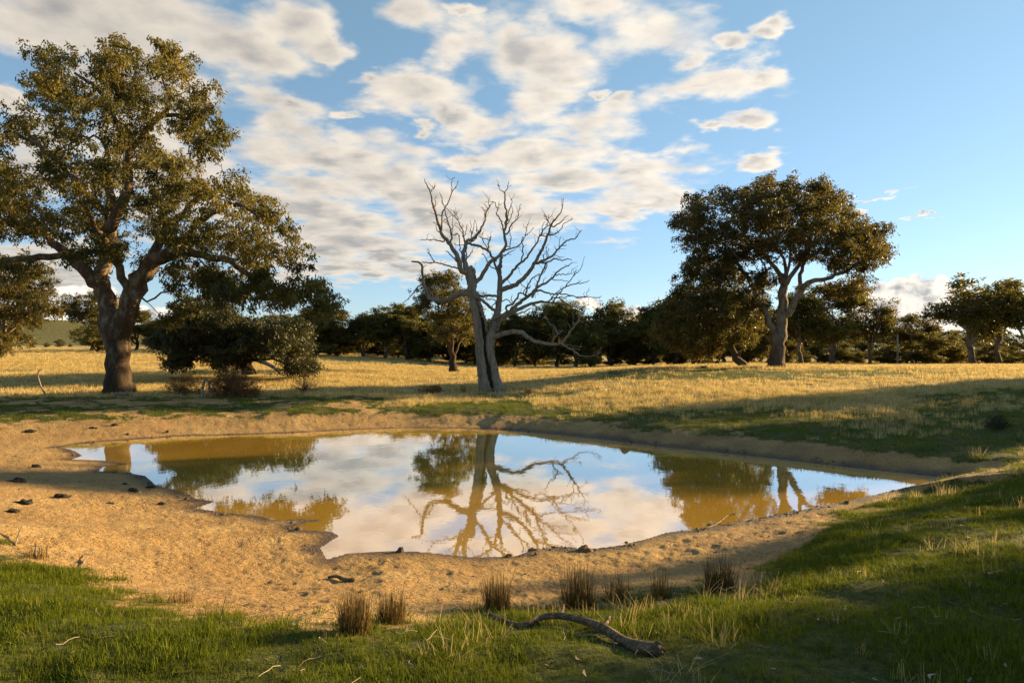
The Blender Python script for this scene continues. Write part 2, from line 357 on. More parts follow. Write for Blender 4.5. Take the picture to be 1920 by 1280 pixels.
# ground material
def ground_material():
    m, t = new_mat('ground_soil_and_turf')
    pos = t.node('ShaderNodeNewGeometry').outputs['Position']
    mud, dry, wet = t.attr('mud'), t.attr('dry'), t.attr('wet')
    nb = t.noise(pos, 1.3, 5, 0.6); nf = t.noise(pos, 14, 5, 0.65); nv = t.noise(pos, 70, 3, 0.6)
    soil = t.ramp(nb, [(0.3, (0.34, 0.198, 0.068)), (0.5, (0.43, 0.272, 0.102)), (0.72, (0.52, 0.36, 0.16))])
    soil = t.mix(t.mapr(nf, 0.35, 0.7, 0.0, 0.55), soil, C4(0.27, 0.15, 0.06))
    soil = t.mix(t.mapr(t.noise(pos, 0.45, 4, 0.6), 0.40, 0.60, 0.0, 0.5), soil, C4(0.29, 0.165, 0.065))
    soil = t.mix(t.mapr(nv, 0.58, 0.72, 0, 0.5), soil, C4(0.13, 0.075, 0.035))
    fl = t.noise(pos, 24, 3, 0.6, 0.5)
    soil = t.mix(t.m('MULTIPLY', t.mapr(fl, 0.56, 0.63, 0, 0.85), t.mapr(t.noise(pos, 1.1, 3, 0.6), 0.38, 0.6, 0.15, 1)), soil, C4(0.085, 0.048, 0.022))  # dark flecks: damp crumbs, plus the shade of small pits painted in
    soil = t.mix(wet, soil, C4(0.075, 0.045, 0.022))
    turf = t.ramp(nf, [(0.35, (0.030, 0.036, 0.006)), (0.52, (0.065, 0.075, 0.010)), (0.68, (0.13, 0.105, 0.03))])
    straw = t.ramp(t.noise(pos, 2.2, 5, 0.65), [(0.3, (0.20, 0.14, 0.045)), (0.5, (0.38, 0.27, 0.095)), (0.7, (0.48, 0.36, 0.15))])
    mudn = t.mapr(t.m('ADD', mud, t.m('MULTIPLY', t.m('SUBTRACT', nf, 0.5), 0.9)), 0.35, 0.65, 0, 1)
    dryn = t.mapr(t.m('ADD', dry, t.m('MULTIPLY', t.m('SUBTRACT', nb, 0.5), 0.7)), 0.3, 0.7, 0, 1)
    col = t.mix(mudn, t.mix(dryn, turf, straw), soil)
    vc = t.node('ShaderNodeTexVoronoi', {'Vector': t.v('ADD', pos, t.v('MULTIPLY', t.noise(pos, 6, 3, 0.6, out=1), (0.12, 0.12, 0))), 'Scale': 7.5}, feature='DISTANCE_TO_EDGE', voronoi_dimensions='2D').outputs['Distance']
    crk = t.m('MULTIPLY', t.mapr(vc, 0.0, 0.05, 1, 0), t.mapr(t.noise(pos, 0.7, 3, 0.6), 0.45, 0.58, 0, 1))
    col = t.mix(t.m('MULTIPLY', t.m('MULTIPLY', crk, mudn), 0.55), col, C4(0.10, 0.06, 0.028))
    nf = t.m('SUBTRACT', nf, t.m('MULTIPLY', crk, 0.25))
    hgt = t.m('ADD', t.m('MULTIPLY', nf, 0.05), t.m('MULTIPLY', t.noise(pos, 45, 4, 0.7), 0.018))
    bump = t.node('ShaderNodeBump', {'Strength': 1.0, 'Distance': 1.3, 'Height': hgt})
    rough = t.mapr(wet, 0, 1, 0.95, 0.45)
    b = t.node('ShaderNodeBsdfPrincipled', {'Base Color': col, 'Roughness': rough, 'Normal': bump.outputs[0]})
    b.inputs['Specular IOR Level'].default_value = 0.25
    finish(t, b.outputs[0]); return m
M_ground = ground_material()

def surface(x, y):
    """height of the finished ground and what covers it"""
    sd = pond_sd(x, y); z = terrain(x, y, sd)
    mud, dry = masks(x, y, z, sd)
    r = np.hypot(x, y)
    # trodden mud, turf hummocks
    rel = (fbm(x * 2.2, y * 2.2, 3, 51, 0.5) - 0.5) * 0.05 + (fbm(x * 9, y * 9, 3, 61, 0.65) - 0.5) * 0.035
    pock = smooth(0.56, 0.70, fbm(x * 5.5, y * 5.5, 2, 71)) * -0.013 * smooth(0.35, 0.6, fbm(x * 0.6, y * 0.6, 2, 77))
    tuft = (fbm(x * 2.2, y * 2.2, 3, 81) - 0.45) * 0.12
    k = smooth(0.0, 0.5, sd) * (1 - smooth(26, 40, r)) * smooth(0.8, 2.5, r)
    edge = (fbm(x * 2.6, y * 2.6, 3, 91) - 0.5) * 0.013 * np.exp(-(np.clip(sd, -2, 9) / 0.5) ** 2)       # crumbled waterline
    z = z + k * (mud * (rel + pock) + (1 - mud) * tuft) + edge
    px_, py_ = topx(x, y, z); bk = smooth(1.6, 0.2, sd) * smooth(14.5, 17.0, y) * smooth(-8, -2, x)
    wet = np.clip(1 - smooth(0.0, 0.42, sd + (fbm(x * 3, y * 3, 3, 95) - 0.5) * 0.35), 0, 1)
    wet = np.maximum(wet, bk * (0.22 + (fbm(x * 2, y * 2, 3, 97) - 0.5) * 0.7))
    return z, mud, dry, np.clip(wet, 0, 1)

def build_ground():
    rings = np.concatenate([np.geomspace(0.6, 2.6, 14)[:-1], np.geomspace(2.6, 45, 400)[:-1], np.geomspace(45, 160, 70)[:-1], np.geomspace(160, 4500, 60)])
    th = np.concatenate([np.linspace(-42, 42, 680), np.linspace(42, 318, 110)[1:-1]])
    th = np.radians(th); nr, nt = len(rings), len(th)
    x = rings[:, None] * np.sin(th)[None]; y = rings[:, None] * np.cos(th)[None]
    z, mud, dry, wet = surface(x, y)
    V = np.stack([x, y, z], -1).reshape(-1, 3)
    V = np.vstack([V, [[0, 0, float(terrain([0.], [0.])[0])]]]); c = len(V) - 1
    i = np.arange(nr - 1)[:, None]; j = np.arange(nt)[None]; jn = (j + 1) % nt
    q = np.stack([i * nt + j, (i + 1) * nt + j, (i + 1) * nt + jn, i * nt + jn], -1).reshape(-1, 4)[:, ::-1]
    cap = np.stack([np.full(nt, c), (np.arange(nt) + 1) % nt, np.arange(nt), np.arange(nt)], -1)
    ap = lambda a: np.append(a.ravel(), 0)
    me_cap = [tuple(int(v) for v in row[:3][::-1]) for row in cap]
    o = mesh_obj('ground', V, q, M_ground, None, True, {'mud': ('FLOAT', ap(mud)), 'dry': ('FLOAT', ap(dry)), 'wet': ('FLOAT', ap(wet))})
    tag(o, kind='structure')
build_ground()

# water
def build_water():
    m, t = new_mat('muddy_water')
    pos = t.node('ShaderNodeNewGeometry').outputs['Position']
    st = t.v('MULTIPLY', pos, (1.0, 0.55, 1.0))
    h = t.m('ADD', t.m('MULTIPLY', t.noise(st, 3.0, 2, 0.5), 0.6), t.m('MULTIPLY', t.noise(st, 11.0, 3, 0.5), 0.22))
    bump = t.node('ShaderNodeBump', {'Strength': 0.35, 'Distance': 0.005, 'Height': h})
    silt = t.ramp(t.noise(pos, 0.5, 3, 0.5), [(0.35, (0.56, 0.31, 0.045)), (0.65, (0.62, 0.36, 0.055))])
    dif = t.node('ShaderNodeBsdfDiffuse', {'Color': silt})
    glo = t.node('ShaderNodeBsdfGlossy', {'Color': C4(0.97, 0.98, 1.0), 'Roughness': 0.012, 'Normal': bump.outputs[0]})
    fac = t.node('ShaderNodeLayerWeight', {'Blend': 0.5}).outputs['Facing']
    f = t.mapr(fac, 0.45, 0.93, 0.22, 0.84)
    mx = t.node('ShaderNodeMixShader', {0: f, 1: dif.outputs[0], 2: glo.outputs[0]})
    finish(t, mx.outputs[0])
    c = POND.mean(0)
    P = np.array([p + (p - c) / np.linalg.norm(p - c) * 0.35 for p in POND])
    xs, ys = np.linspace(P[:, 0].min(), P[:, 0].max(), 90), np.linspace(P[:, 1].min(), P[:, 1].max(), 70)
    gx, gy = np.meshgrid(xs, ys); ok = pond_sd(gx, gy) < 0.55
    idx = np.arange(gx.size).reshape(gx.shape)
    q = np.stack([idx[:-1, :-1], idx[:-1, 1:], idx[1:, 1:], idx[1:, :-1]], -1)
    keep = (ok[:-1, :-1] | ok[:-1, 1:] | ok[1:, 1:] | ok[1:, :-1])
    q = q[keep]; used = np.unique(q); remap = np.full(gx.size, -1); remap[used] = np.arange(len(used))
    V = np.stack([gx.ravel(), gy.ravel(), np.zeros(gx.size)], -1)[used]
    o = mesh_obj('pond_water', V, remap[q], m, None, True)
    tag(o, kind='structure')
build_water()

# ------------------------------------------------------------------ plant materials
def leaf_material(name, dark, mid, gold, transl=0.35):
    m, t = new_mat(name)
    tint = t.attr('tint')
    rnd = t.node('ShaderNodeObjectInfo').outputs['Random']
    col = t.ramp(tint, [(0.0, dark), (0.5, mid), (0.9, mid), (1.0, gold)])
    hs = t.node('ShaderNodeHueSaturation', {'Hue': t.mapr(rnd, 0, 1, 0.49, 0.515), 'Value': t.mapr(rnd, 0, 1, 0.75, 1.3), 'Color': col})
    p = t.node('ShaderNodeBsdfPrincipled', {'Base Color': hs.outputs[0], 'Roughness': 0.5})
    p.inputs['Specular IOR Level'].default_value = 0.35
    tr = t.node('ShaderNodeBsdfTranslucent', {'Color': t.mix(0.5, hs.outputs[0], C4(0.16, 0.13, 0.02))})
    mx = t.node('ShaderNodeMixShader', {0: transl, 1: p.outputs[0], 2: tr.outputs[0]})
    finish(t, mx.outputs[0]); return m
M_leaf = leaf_material('gum_leaves', (0.034, 0.036, 0.009), (0.108, 0.086, 0.015), (0.23, 0.14, 0.022), 0.48)
M_leaf_dark = leaf_material('dense_dark_leaves', (0.018, 0.026, 0.009), (0.040, 0.048, 0.014), (0.07, 0.06, 0.018), 0.25)
M_leaf_far = leaf_material('far_gum_leaves', (0.036, 0.040, 0.010), (0.125, 0.108, 0.020), (0.26, 0.17, 0.028), 0.52)
M_brown_bush = leaf_material('rust_brown_twigs', (0.13, 0.055, 0.018), (0.28, 0.125, 0.035), (0.42, 0.21, 0.06), 0.4)

def bark_material(name, pale, brown, dark, patch=0.5, base_dark=0.0, sc=(1.0, 1.0, 0.35), vor=(1.0, 1.0, 0.16)):
    m, t = new_mat(name)
    pos = t.node('ShaderNodeTexCoord').outputs['Object']
    st = t.v('MULTIPLY', pos, sc)
    n1 = t.noise(st, 3.2, 6, 0.6, 0.6); n2 = t.noise(st, 16, 5, 0.65, 0.4)
    z = t.node('ShaderNodeSeparateXYZ', {0: pos}).outputs[2]
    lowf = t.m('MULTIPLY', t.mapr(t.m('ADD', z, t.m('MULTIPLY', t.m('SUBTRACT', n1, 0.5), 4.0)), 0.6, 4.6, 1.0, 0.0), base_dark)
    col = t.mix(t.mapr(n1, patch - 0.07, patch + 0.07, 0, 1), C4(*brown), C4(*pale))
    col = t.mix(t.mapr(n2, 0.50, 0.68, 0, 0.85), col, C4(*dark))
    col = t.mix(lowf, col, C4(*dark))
    vn = t.node('ShaderNodeTexVoronoi', {'Vector': t.v('MULTIPLY', t.v('ADD', pos, t.v('SCALE', t.noise(pos, 5, 3, 0.5, out=1), None)), vor), 'Scale': 9.0}, feature='DISTANCE_TO_EDGE')
    h = t.m('ADD', t.m('MULTIPLY', n2, 0.6), t.m('MULTIPLY', t.mapr(vn.outputs[0], 0.0, 0.12, 0, 1), 0.5))
    bump = t.node('ShaderNodeBump', {'Strength': 0.8, 'Distance': 0.05, 'Height': h})
    b = t.node('ShaderNodeBsdfPrincipled', {'Base Color': col, 'Roughness': 0.9, 'Normal': bump.outputs[0]})
    b.inputs['Specular IOR Level'].default_value = 0.15
    finish(t, b.outputs[0]); return m
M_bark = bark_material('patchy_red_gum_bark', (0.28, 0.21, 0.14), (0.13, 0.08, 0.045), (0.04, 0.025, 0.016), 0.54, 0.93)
M_bark_pale = bark_material('smooth_pale_gum_bark', (0.37, 0.30, 0.22), (0.20, 0.145, 0.09), (0.08, 0.052, 0.032), 0.48, 0.85)
M_bark_dark = bark_material('dark_bark', (0.16, 0.12, 0.08), (0.09, 0.06, 0.035), (0.03, 0.02, 0.013), 0.55, 0.5)
M_dead = bark_material('weathered_grey_wood', (0.31, 0.255, 0.195), (0.21, 0.165, 0.12), (0.075, 0.055, 0.04), 0.45, 0.0, (1.6, 1.6, 0.22))
M_crack_shade, _t = new_mat('painted_crack_shade')
_b = _t.node('ShaderNodeBsdfPrincipled', {'Base Color': C4(0.016, 0.012, 0.009), 'Roughness': 1.0}); finish(_t, _b.outputs[0])  # near-black colour standing in for the shade inside the trunk crack

# ------------------------------------------------------------------ tubes and trees
def catmull(P, step):
    """resample a polyline (n,k) smoothly at about `step` along its first three columns"""
    P = np.asarray(P, float)
    if len(P) == 2: Q = np.vstack([2 * P[0] - P[1], P, 2 * P[1] - P[0]])
    else: Q = np.vstack([2 * P[0] - P[1], P, 2 * P[-1] - P[-2]])
    out = []
    for i in range(1, len(Q) - 2):
        p0, p1, p2, p3 = Q[i - 1], Q[i], Q[i + 1], Q[i + 2]
        n = max(1, int(round(np.linalg.norm((p2 - p1)[:3]) / step)))
        for u in np.arange(n) / n:
            out.append(0.5 * (2 * p1 + (p2 - p0) * u + (2 * p0 - 5 * p1 + 4 * p2 - p3) * u * u + (3 * p1 - p0 - 3 * p2 + p3) * u ** 3))
    out.append(P[-1]); return np.array(out)

class Mesh:
    def __init__(s): s.v = []; s.f = []; s.n = 0; s.t = []
    def add(s, V, Fc, tint=None):
        V = np.asarray(V, float); s.v.append(V); s.f.append(np.asarray(Fc) + s.n); s.n += len(V)
        if tint is not None: s.t.append(np.asarray(tint, float))
    def tube(s, P, rad, sides, rough=0.0, cap=True, seed=0):
        P = np.asarray(P, float); n = len(P)
        if n < 2: return
        T = np.gradient(P, axis=0); T /= np.linalg.norm(T, axis=1)[:, None] + 1e-9
        up = np.array([0.31, 0.87, 0.38]); A = np.cross(T, up); A /= np.linalg.norm(A, axis=1)[:, None] + 1e-9
        B = np.cross(T, A)
        a = np.linspace(0, 2 * np.pi, sides, endpoint=False)
        rr = np.asarray(rad, float)[:, None] * np.ones(sides)[None]
        if rough > 0:
            ln = np.concatenate([[0], np.cumsum(np.linalg.norm(np.diff(P, axis=0), axis=1))])
            uu = (np.cos(a) * 2.1 + 7)[None] + 0 * ln[:, None]; vv = (np.sin(a) * 2.1)[None] + ln[:, None] * 0.7
            rr = rr * (1 + rough * (fbm(uu * 1.3 + seed, vv * 1.3, 3, seed) - 0.5) * 2)
        V = P[:, None] + rr[..., None] * (np.cos(a)[None, :, None] * A[:, None] + np.sin(a)[None, :, None] * B[:, None])
        i = np.arange(n - 1)[:, None]; j = np.arange(sides)[None]; jn = (j + 1) % sides
        q = np.stack([i * sides + j, i * sides + jn, (i + 1) * sides + jn, (i + 1) * sides + j], -1).reshape(-1, 4)
        V = V.reshape(-1, 3)
        if cap:
            V = np.vstack([V, P[-1] + T[-1] * rad[-1] * 0.6, P[0] - T[0] * rad[0] * 0.1]); e = n * sides
            jj = np.arange(sides); jn = (jj + 1) % sides
            c1 = np.stack([(n - 1) * sides + jj, (n - 1) * sides + jn, np.full(sides, e), np.full(sides, e)], -1)
            c2 = np.stack([jn, jj, np.full(sides, e + 1), np.full(sides, e + 1)], -1)
            s.add(V, q); s.tri = getattr(s, 'tri', []); off = s.n - len(V)
            s.tri.append(c1[:, :3] + off); s.tri.append(c2[:, :3] + off)
        else: s.add(V, q)
    def build(s, name, mat, parent=None, smooth_shade=True, tint=False):
        V = np.vstack(s.v); Q = np.vstack(s.f)
        tri = np.vstack(s.tri) if getattr(s, 'tri', None) else None
        me = bpy.data.meshes.new(name)
        k = Q.shape[1]; nq = len(Q); nt_ = 0 if tri is None else len(tri)
        me.vertices.add(len(V)); me.vertices.foreach_set('co', V.astype(np.float32).ravel())
        loops = Q.ravel() if tri is None else np.concatenate([Q.ravel(), tri.ravel()])
        me.loops.add(len(loops)); me.loops.foreach_set('vertex_index', loops.astype(np.int32))
        starts = np.arange(nq) * k; tot = np.full(nq, k)
        if tri is not None:
            starts = np.concatenate([starts, nq * k + np.arange(nt_) * 3]); tot = np.concatenate([tot, np.full(nt_, 3)])
        me.polygons.add(nq + nt_); me.polygons.foreach_set('loop_start', starts.astype(np.int32)); me.polygons.foreach_set('loop_total', tot.astype(np.int32))
        me.update(calc_edges=True)
        if s.t:
            a = me.attributes.new('tint', 'FLOAT', 'POINT'); a.data.foreach_set('value', np.concatenate(s.t).astype(np.float32))
        if smooth_shade: me.polygons.foreach_set('use_smooth', np.ones(nq + nt_, bool))
        me.materials.append(mat)
        o = bpy.data.objects.new(name, me); COL.objects.link(o)
        if parent: o.parent = parent
        return o

def leaves(mesh, C, n_each, spread, length, width, r, droop=0.6, tint_mu=None):
    """rhombic leaves hanging in loose sprays about the points C"""
    N = len(C) * n_each
    c = np.repeat(C, n_each, 0)
    # each spray is a few sub-sprays
    sub = r.normal(0, 1, (len(C), 4, 3)) * spread * 0.75
    pick = r.integers(0, 4, N)
    off = sub[np.repeat(np.arange(len(C)), n_each), pick] + r.normal(0, 1, (N, 3)) * np.array(spread) * 0.34
    off[:, 2] -= np.abs(off[:, 2]) * 0.15
    p = c + off
    d = r.normal(0, 1, (N, 3)); d /= np.linalg.norm(d, axis=1)[:, None]
    d[:, 2] -= droop; d /= np.linalg.norm(d, axis=1)[:, None]
    w = np.cross(d, r.normal(0, 1, (N, 3))); w /= np.linalg.norm(w, axis=1)[:, None] + 1e-9
    L = length * r.uniform(0.65, 1.35, N)[:, None]; W = width * r.uniform(0.7, 1.3, N)[:, None]
    a = p; b = p + d * L * 0.45 + w * W; e = p + d * L; f = p + d * L * 0.45 - w * W
    V = np.stack([a, b, e, f], 1).reshape(-1, 3)
    Fc = (np.arange(N) * 4)[:, None] + np.arange(4)[None]
    tm = np.repeat(np.clip(0.05 + 0.9 * (fbm(C[:, 0] * .7 + C[:, 1] * .4, C[:, 2] * .9 - C[:, 1] * .5, 2, 3) - .5) * 1.6 + .42 + r.normal(0, .1, len(C)), 0.02, 0.98) if tint_mu is None else tint_mu, n_each)
    tn = np.clip(tm + r.normal(0, 0.18, N), 0, 1)
    mesh.add(V, Fc, np.repeat(tn, 4))

def grow(limbs, targets, r, bf=0.35, step=0.4, wig=0.05):
    """limbs: list of (points (n,4: x,y,z,radius), parent limb index or None). targets (m,3) are joined one by one to the nearest wood.
    returns node arrays and which limb every node belongs to"""
    pos = []; par = []; rad = []; limb = []; plen = []
    for li, (P, pl) in enumerate(limbs):
        Q = catmull(P, step)
        Q[1:-1, :3] += r.normal(0, wig, (max(0, len(Q) - 2), 3)) * 0.7
        if pl is None: prev = -1
        else:
            cand = [k for k in range(len(pos)) if limb[k] == pl]
            prev = min(cand, key=lambda k: np.sum((pos[k] - Q[0, :3]) ** 2))
            Q = Q[1:] if np.linalg.norm(pos[prev] - Q[0, :3]) < step * 0.9 else Q
        for q in Q:
            pos.append(q[:3]); par.append(prev); rad.append(q[3]); limb.append(li)
            plen.append(0 if prev < 0 else plen[prev] + np.linalg.norm(pos[-1] - pos[prev])); prev = len(pos) - 1
    n0 = len(pos)
    T = np.asarray(targets, float); m = len(T)
    ok = np.array(rad) < 1e9
    Pn = np.array(pos); D = np.linalg.norm(T[:, None] - Pn[None], axis=2) + bf * np.array(plen)[None]
    D += np.where((np.array(rad) > 0.25)[None], 0.8, 0)
    best = D.argmin(1); cost = D[np.arange(m), best]; alive = np.ones(m, bool)
    for _ in range(m):
        i = int(np.where(alive, cost, 1e9).argmin()); alive[i] = False
        a = best[i]; p0 = pos[a]; p1 = T[i]; d = np.linalg.norm(p1 - p0)
        k = max(1, int(d / step)); pa = par[a]
        t0 = (p0 - pos[pa]) if pa >= 0 else np.array([0, 0, 1.0]); t0 = t0 / (np.linalg.norm(t0) + 1e-9)
        mid = p0 + (p1 - p0) * 0.45 + t0 * d * 0.16 + np.array([0, 0, 0.05 * d])
        newi = []
        prev = a
        for u in (np.arange(k) + 1) / k:
            q = (1 - u) ** 2 * p0 + 2 * u * (1 - u) * mid + u * u * p1
            if u < 1: q = q + r.normal(0, wig, 3) * min(1, d)
            pos.append(q); par.append(prev); rad.append(0.0); limb.append(limb[a])
            plen.append(plen[prev] + np.linalg.norm(q - pos[prev])); prev = len(pos) - 1; newi.append(prev)
        if alive.any():
            NP = np.array([pos[q] for q in newi]); DD = np.linalg.norm(T[:, None] - NP[None], axis=2) + bf * np.array([plen[q] for q in newi])[None]
            bi = DD.argmin(1); bc = DD[np.arange(m), bi]; up = bc < cost
            cost = np.where(up, bc, cost); best = np.where(up, np.array(newi)[bi], best)
    return np.array(pos), np.array(par), np.array(rad), np.array(limb), n0

def wood(pos, par, rad, limb, n0, tip, power, names, mats, parent, rough=0.12, sides=(12, 7, 4)):
    n = len(pos); kids = [[] for _ in range(n)]; tips = np.zeros(n)
    for i in range(n):
        if par[i] >= 0: kids[par[i]].append(i)
    for i in range(n - 1, -1, -1):
        if not kids[i]: tips[i] += 1
        if par[i] >= 0: tips[par[i]] += tips[i]
    rr = tip * tips ** power
    rr[:n0] = np.where(rad[:n0] > 0, np.maximum(rad[:n0] * 0.95, np.minimum(rr[:n0], rad[:n0] * 1.0)), rr[:n0])
    for i in range(n):                                  # no thicker than the wood it grows from
        if par[i] >= 0 and i >= n0: rr[i] = min(rr[i], rr[par[i]] * 0.92)
    meshes = {}
    started = set()
    def chain(start, prev):
        seq = ([prev] if prev >= 0 else []) + [start]; i = start
        while kids[i]:
            same = [k for k in kids[i] if limb[k] == limb[i]]
            if not same: break
            hand = [k for k in same if k < n0]
            nx = hand[0] if hand else max(same, key=lambda k: tips[k])
            for k in kids[i]:
                if k != nx: stack.append((k, i))
            seq.append(nx); i = nx
        else: return seq
        for k in kids[i]: stack.append((k, i))
        return seq
    stack = [(i, -1) for i in range(n) if par[i] < 0]
    while stack:
        s0, pv = stack.pop(); seq = chain(s0, pv)
        r_ = rr[seq].copy()
        if pv >= 0: r_[0] = min(rr[seq[1]] * 1.25, rr[pv])
        mx = r_.max(); sd = sides[0] if mx > 0.16 else sides[1] if mx > 0.045 else sides[2]
        li = limb[s0]; M = meshes.setdefault(li, Mesh())
        M.tube(pos[seq], r_, sd, rough if mx > 0.1 else 0, True, li + 3)
    for li, M in sorted(meshes.items()): M.build(names[li], mats[li], parent)
    return rr

def fill_polys(polys, holes, D, depth, n, r, sp, per=8, size=1.0, shell=0.0):
    """twig ends gathered in flattish clumps through a crown whose outline is given by polygons in photo pixels at distance D (metres in depth about D)"""
    out = []; k = D / F
    for poly, share in polys:
        P = np.asarray(poly, float); lo, hi = P.min(0), P.max(0); want = max(1, int(n * share / per)); sel = []; gap = 1.25 * size; guard = 0
        while len(sel) < want and guard < 400:
            guard += 1
            q = r.uniform(lo, hi, (400, 2)); ins = inside(q[:, 0], q[:, 1], P)
            for h in holes: ins &= ~inside(q[:, 0], q[:, 1], h)
            q = q[ins]
            if not len(q): continue
            d = -poly_sd(q[:, 0], q[:, 1], P) * k
            ok = d > 0.28 * size; q, d = q[ok], d[ok]
            if guard > 60: gap *= 0.985
            half = depth * np.sqrt(np.clip(1 - (1 - np.clip(d / (depth * 0.9), 0, 1)) ** 2, 0.03, 1))
            u = r.uniform(-1, 1, len(q)); u = np.sign(u) * np.abs(u) ** 0.7
            yy = D + half * u; ym = D + half * u * 0.9
            C = np.stack([(q[:, 0] - CX) / F * ym, yy, HC - (q[:, 1] - HZ) / F * ym], -1)
            for c, dd in zip(C, d):
                if len(sel) >= want: break
                if shell and dd > 2.0 and r.uniform() < shell and abs(c[1] - D) < depth * .6: continue
                if sel and ((np.array([s_[0] for s_ in sel]) - c) ** 2 * np.array([1, .8, 1.5])).sum(1).min() < gap * gap: continue
                sel.append((c, dd))
        for c, dd in sel:
            R0 = size * r.uniform(0.65, 1.2); m = int(per * r.uniform(.6, 1.4)) + 1
            v = r.normal(0, 1, (m, 3)); v /= np.linalg.norm(v, axis=1)[:, None]
            rr = R0 * r.uniform(0.25, 1, (m, 1)) ** 0.6
            out.append(c + v * rr * np.array([1, 1, 0.75]) * min(1.0, .45 + dd / R0 * .6))
    return np.vstack(out)

def limb_px(pts, D, depth=0.0, mapf=None, r0=0.0):
    """pts: (x, y, radius) in photo pixels; the limb leaves towards +depth metres at its end"""
    k = D / F; out = []; n = len(pts)
    for i, (a, b, rr) in enumerate(pts):
        if mapf: a, b = mapf(a, b); rr = rr / mapf.s
        u = i / max(1, n - 1)
        p = pt(a, b, D); p[1] += depth * u ** 1.2
        out.append((*p, rr * k))
    return out
class zoom:
    def __init__(s, ox, oy, sc): s.o = (ox, oy); s.s = sc
    def __call__(s, a, b): return s.o[0] + a / s.s, s.o[1] + b / s.s

def local(root, *arrs):
    return [a - np.array(root) for a in arrs]

def make_tree(name, label, cat, group, base, limbs, names, mats, leaf_mat, targets, n_leaf, spread, ll, lw, tip, power, seed, bf=0.35, wig=0.06, droop=0.6, twig_extra=1, step=0.4):
    r = np.random.default_rng(seed)
    root = empty(name, tuple(base), label, cat, group)
    L = [([(p[0] - base[0], p[1] - base[1], p[2] - base[2], p[3]) for p in P], pl) for P, pl in limbs]
    T = targets - np.array(base)
    pos, par, rad, limb, n0 = grow(L, T, r, bf, step, wig)
    wood(pos, par, rad, limb, n0, tip, power, names, mats, root)
    m = Mesh()
    leaves(m, T, n_leaf, np.array(spread), ll, lw, r, droop)
    m.build('crown', leaf_mat, root, False)
    return root

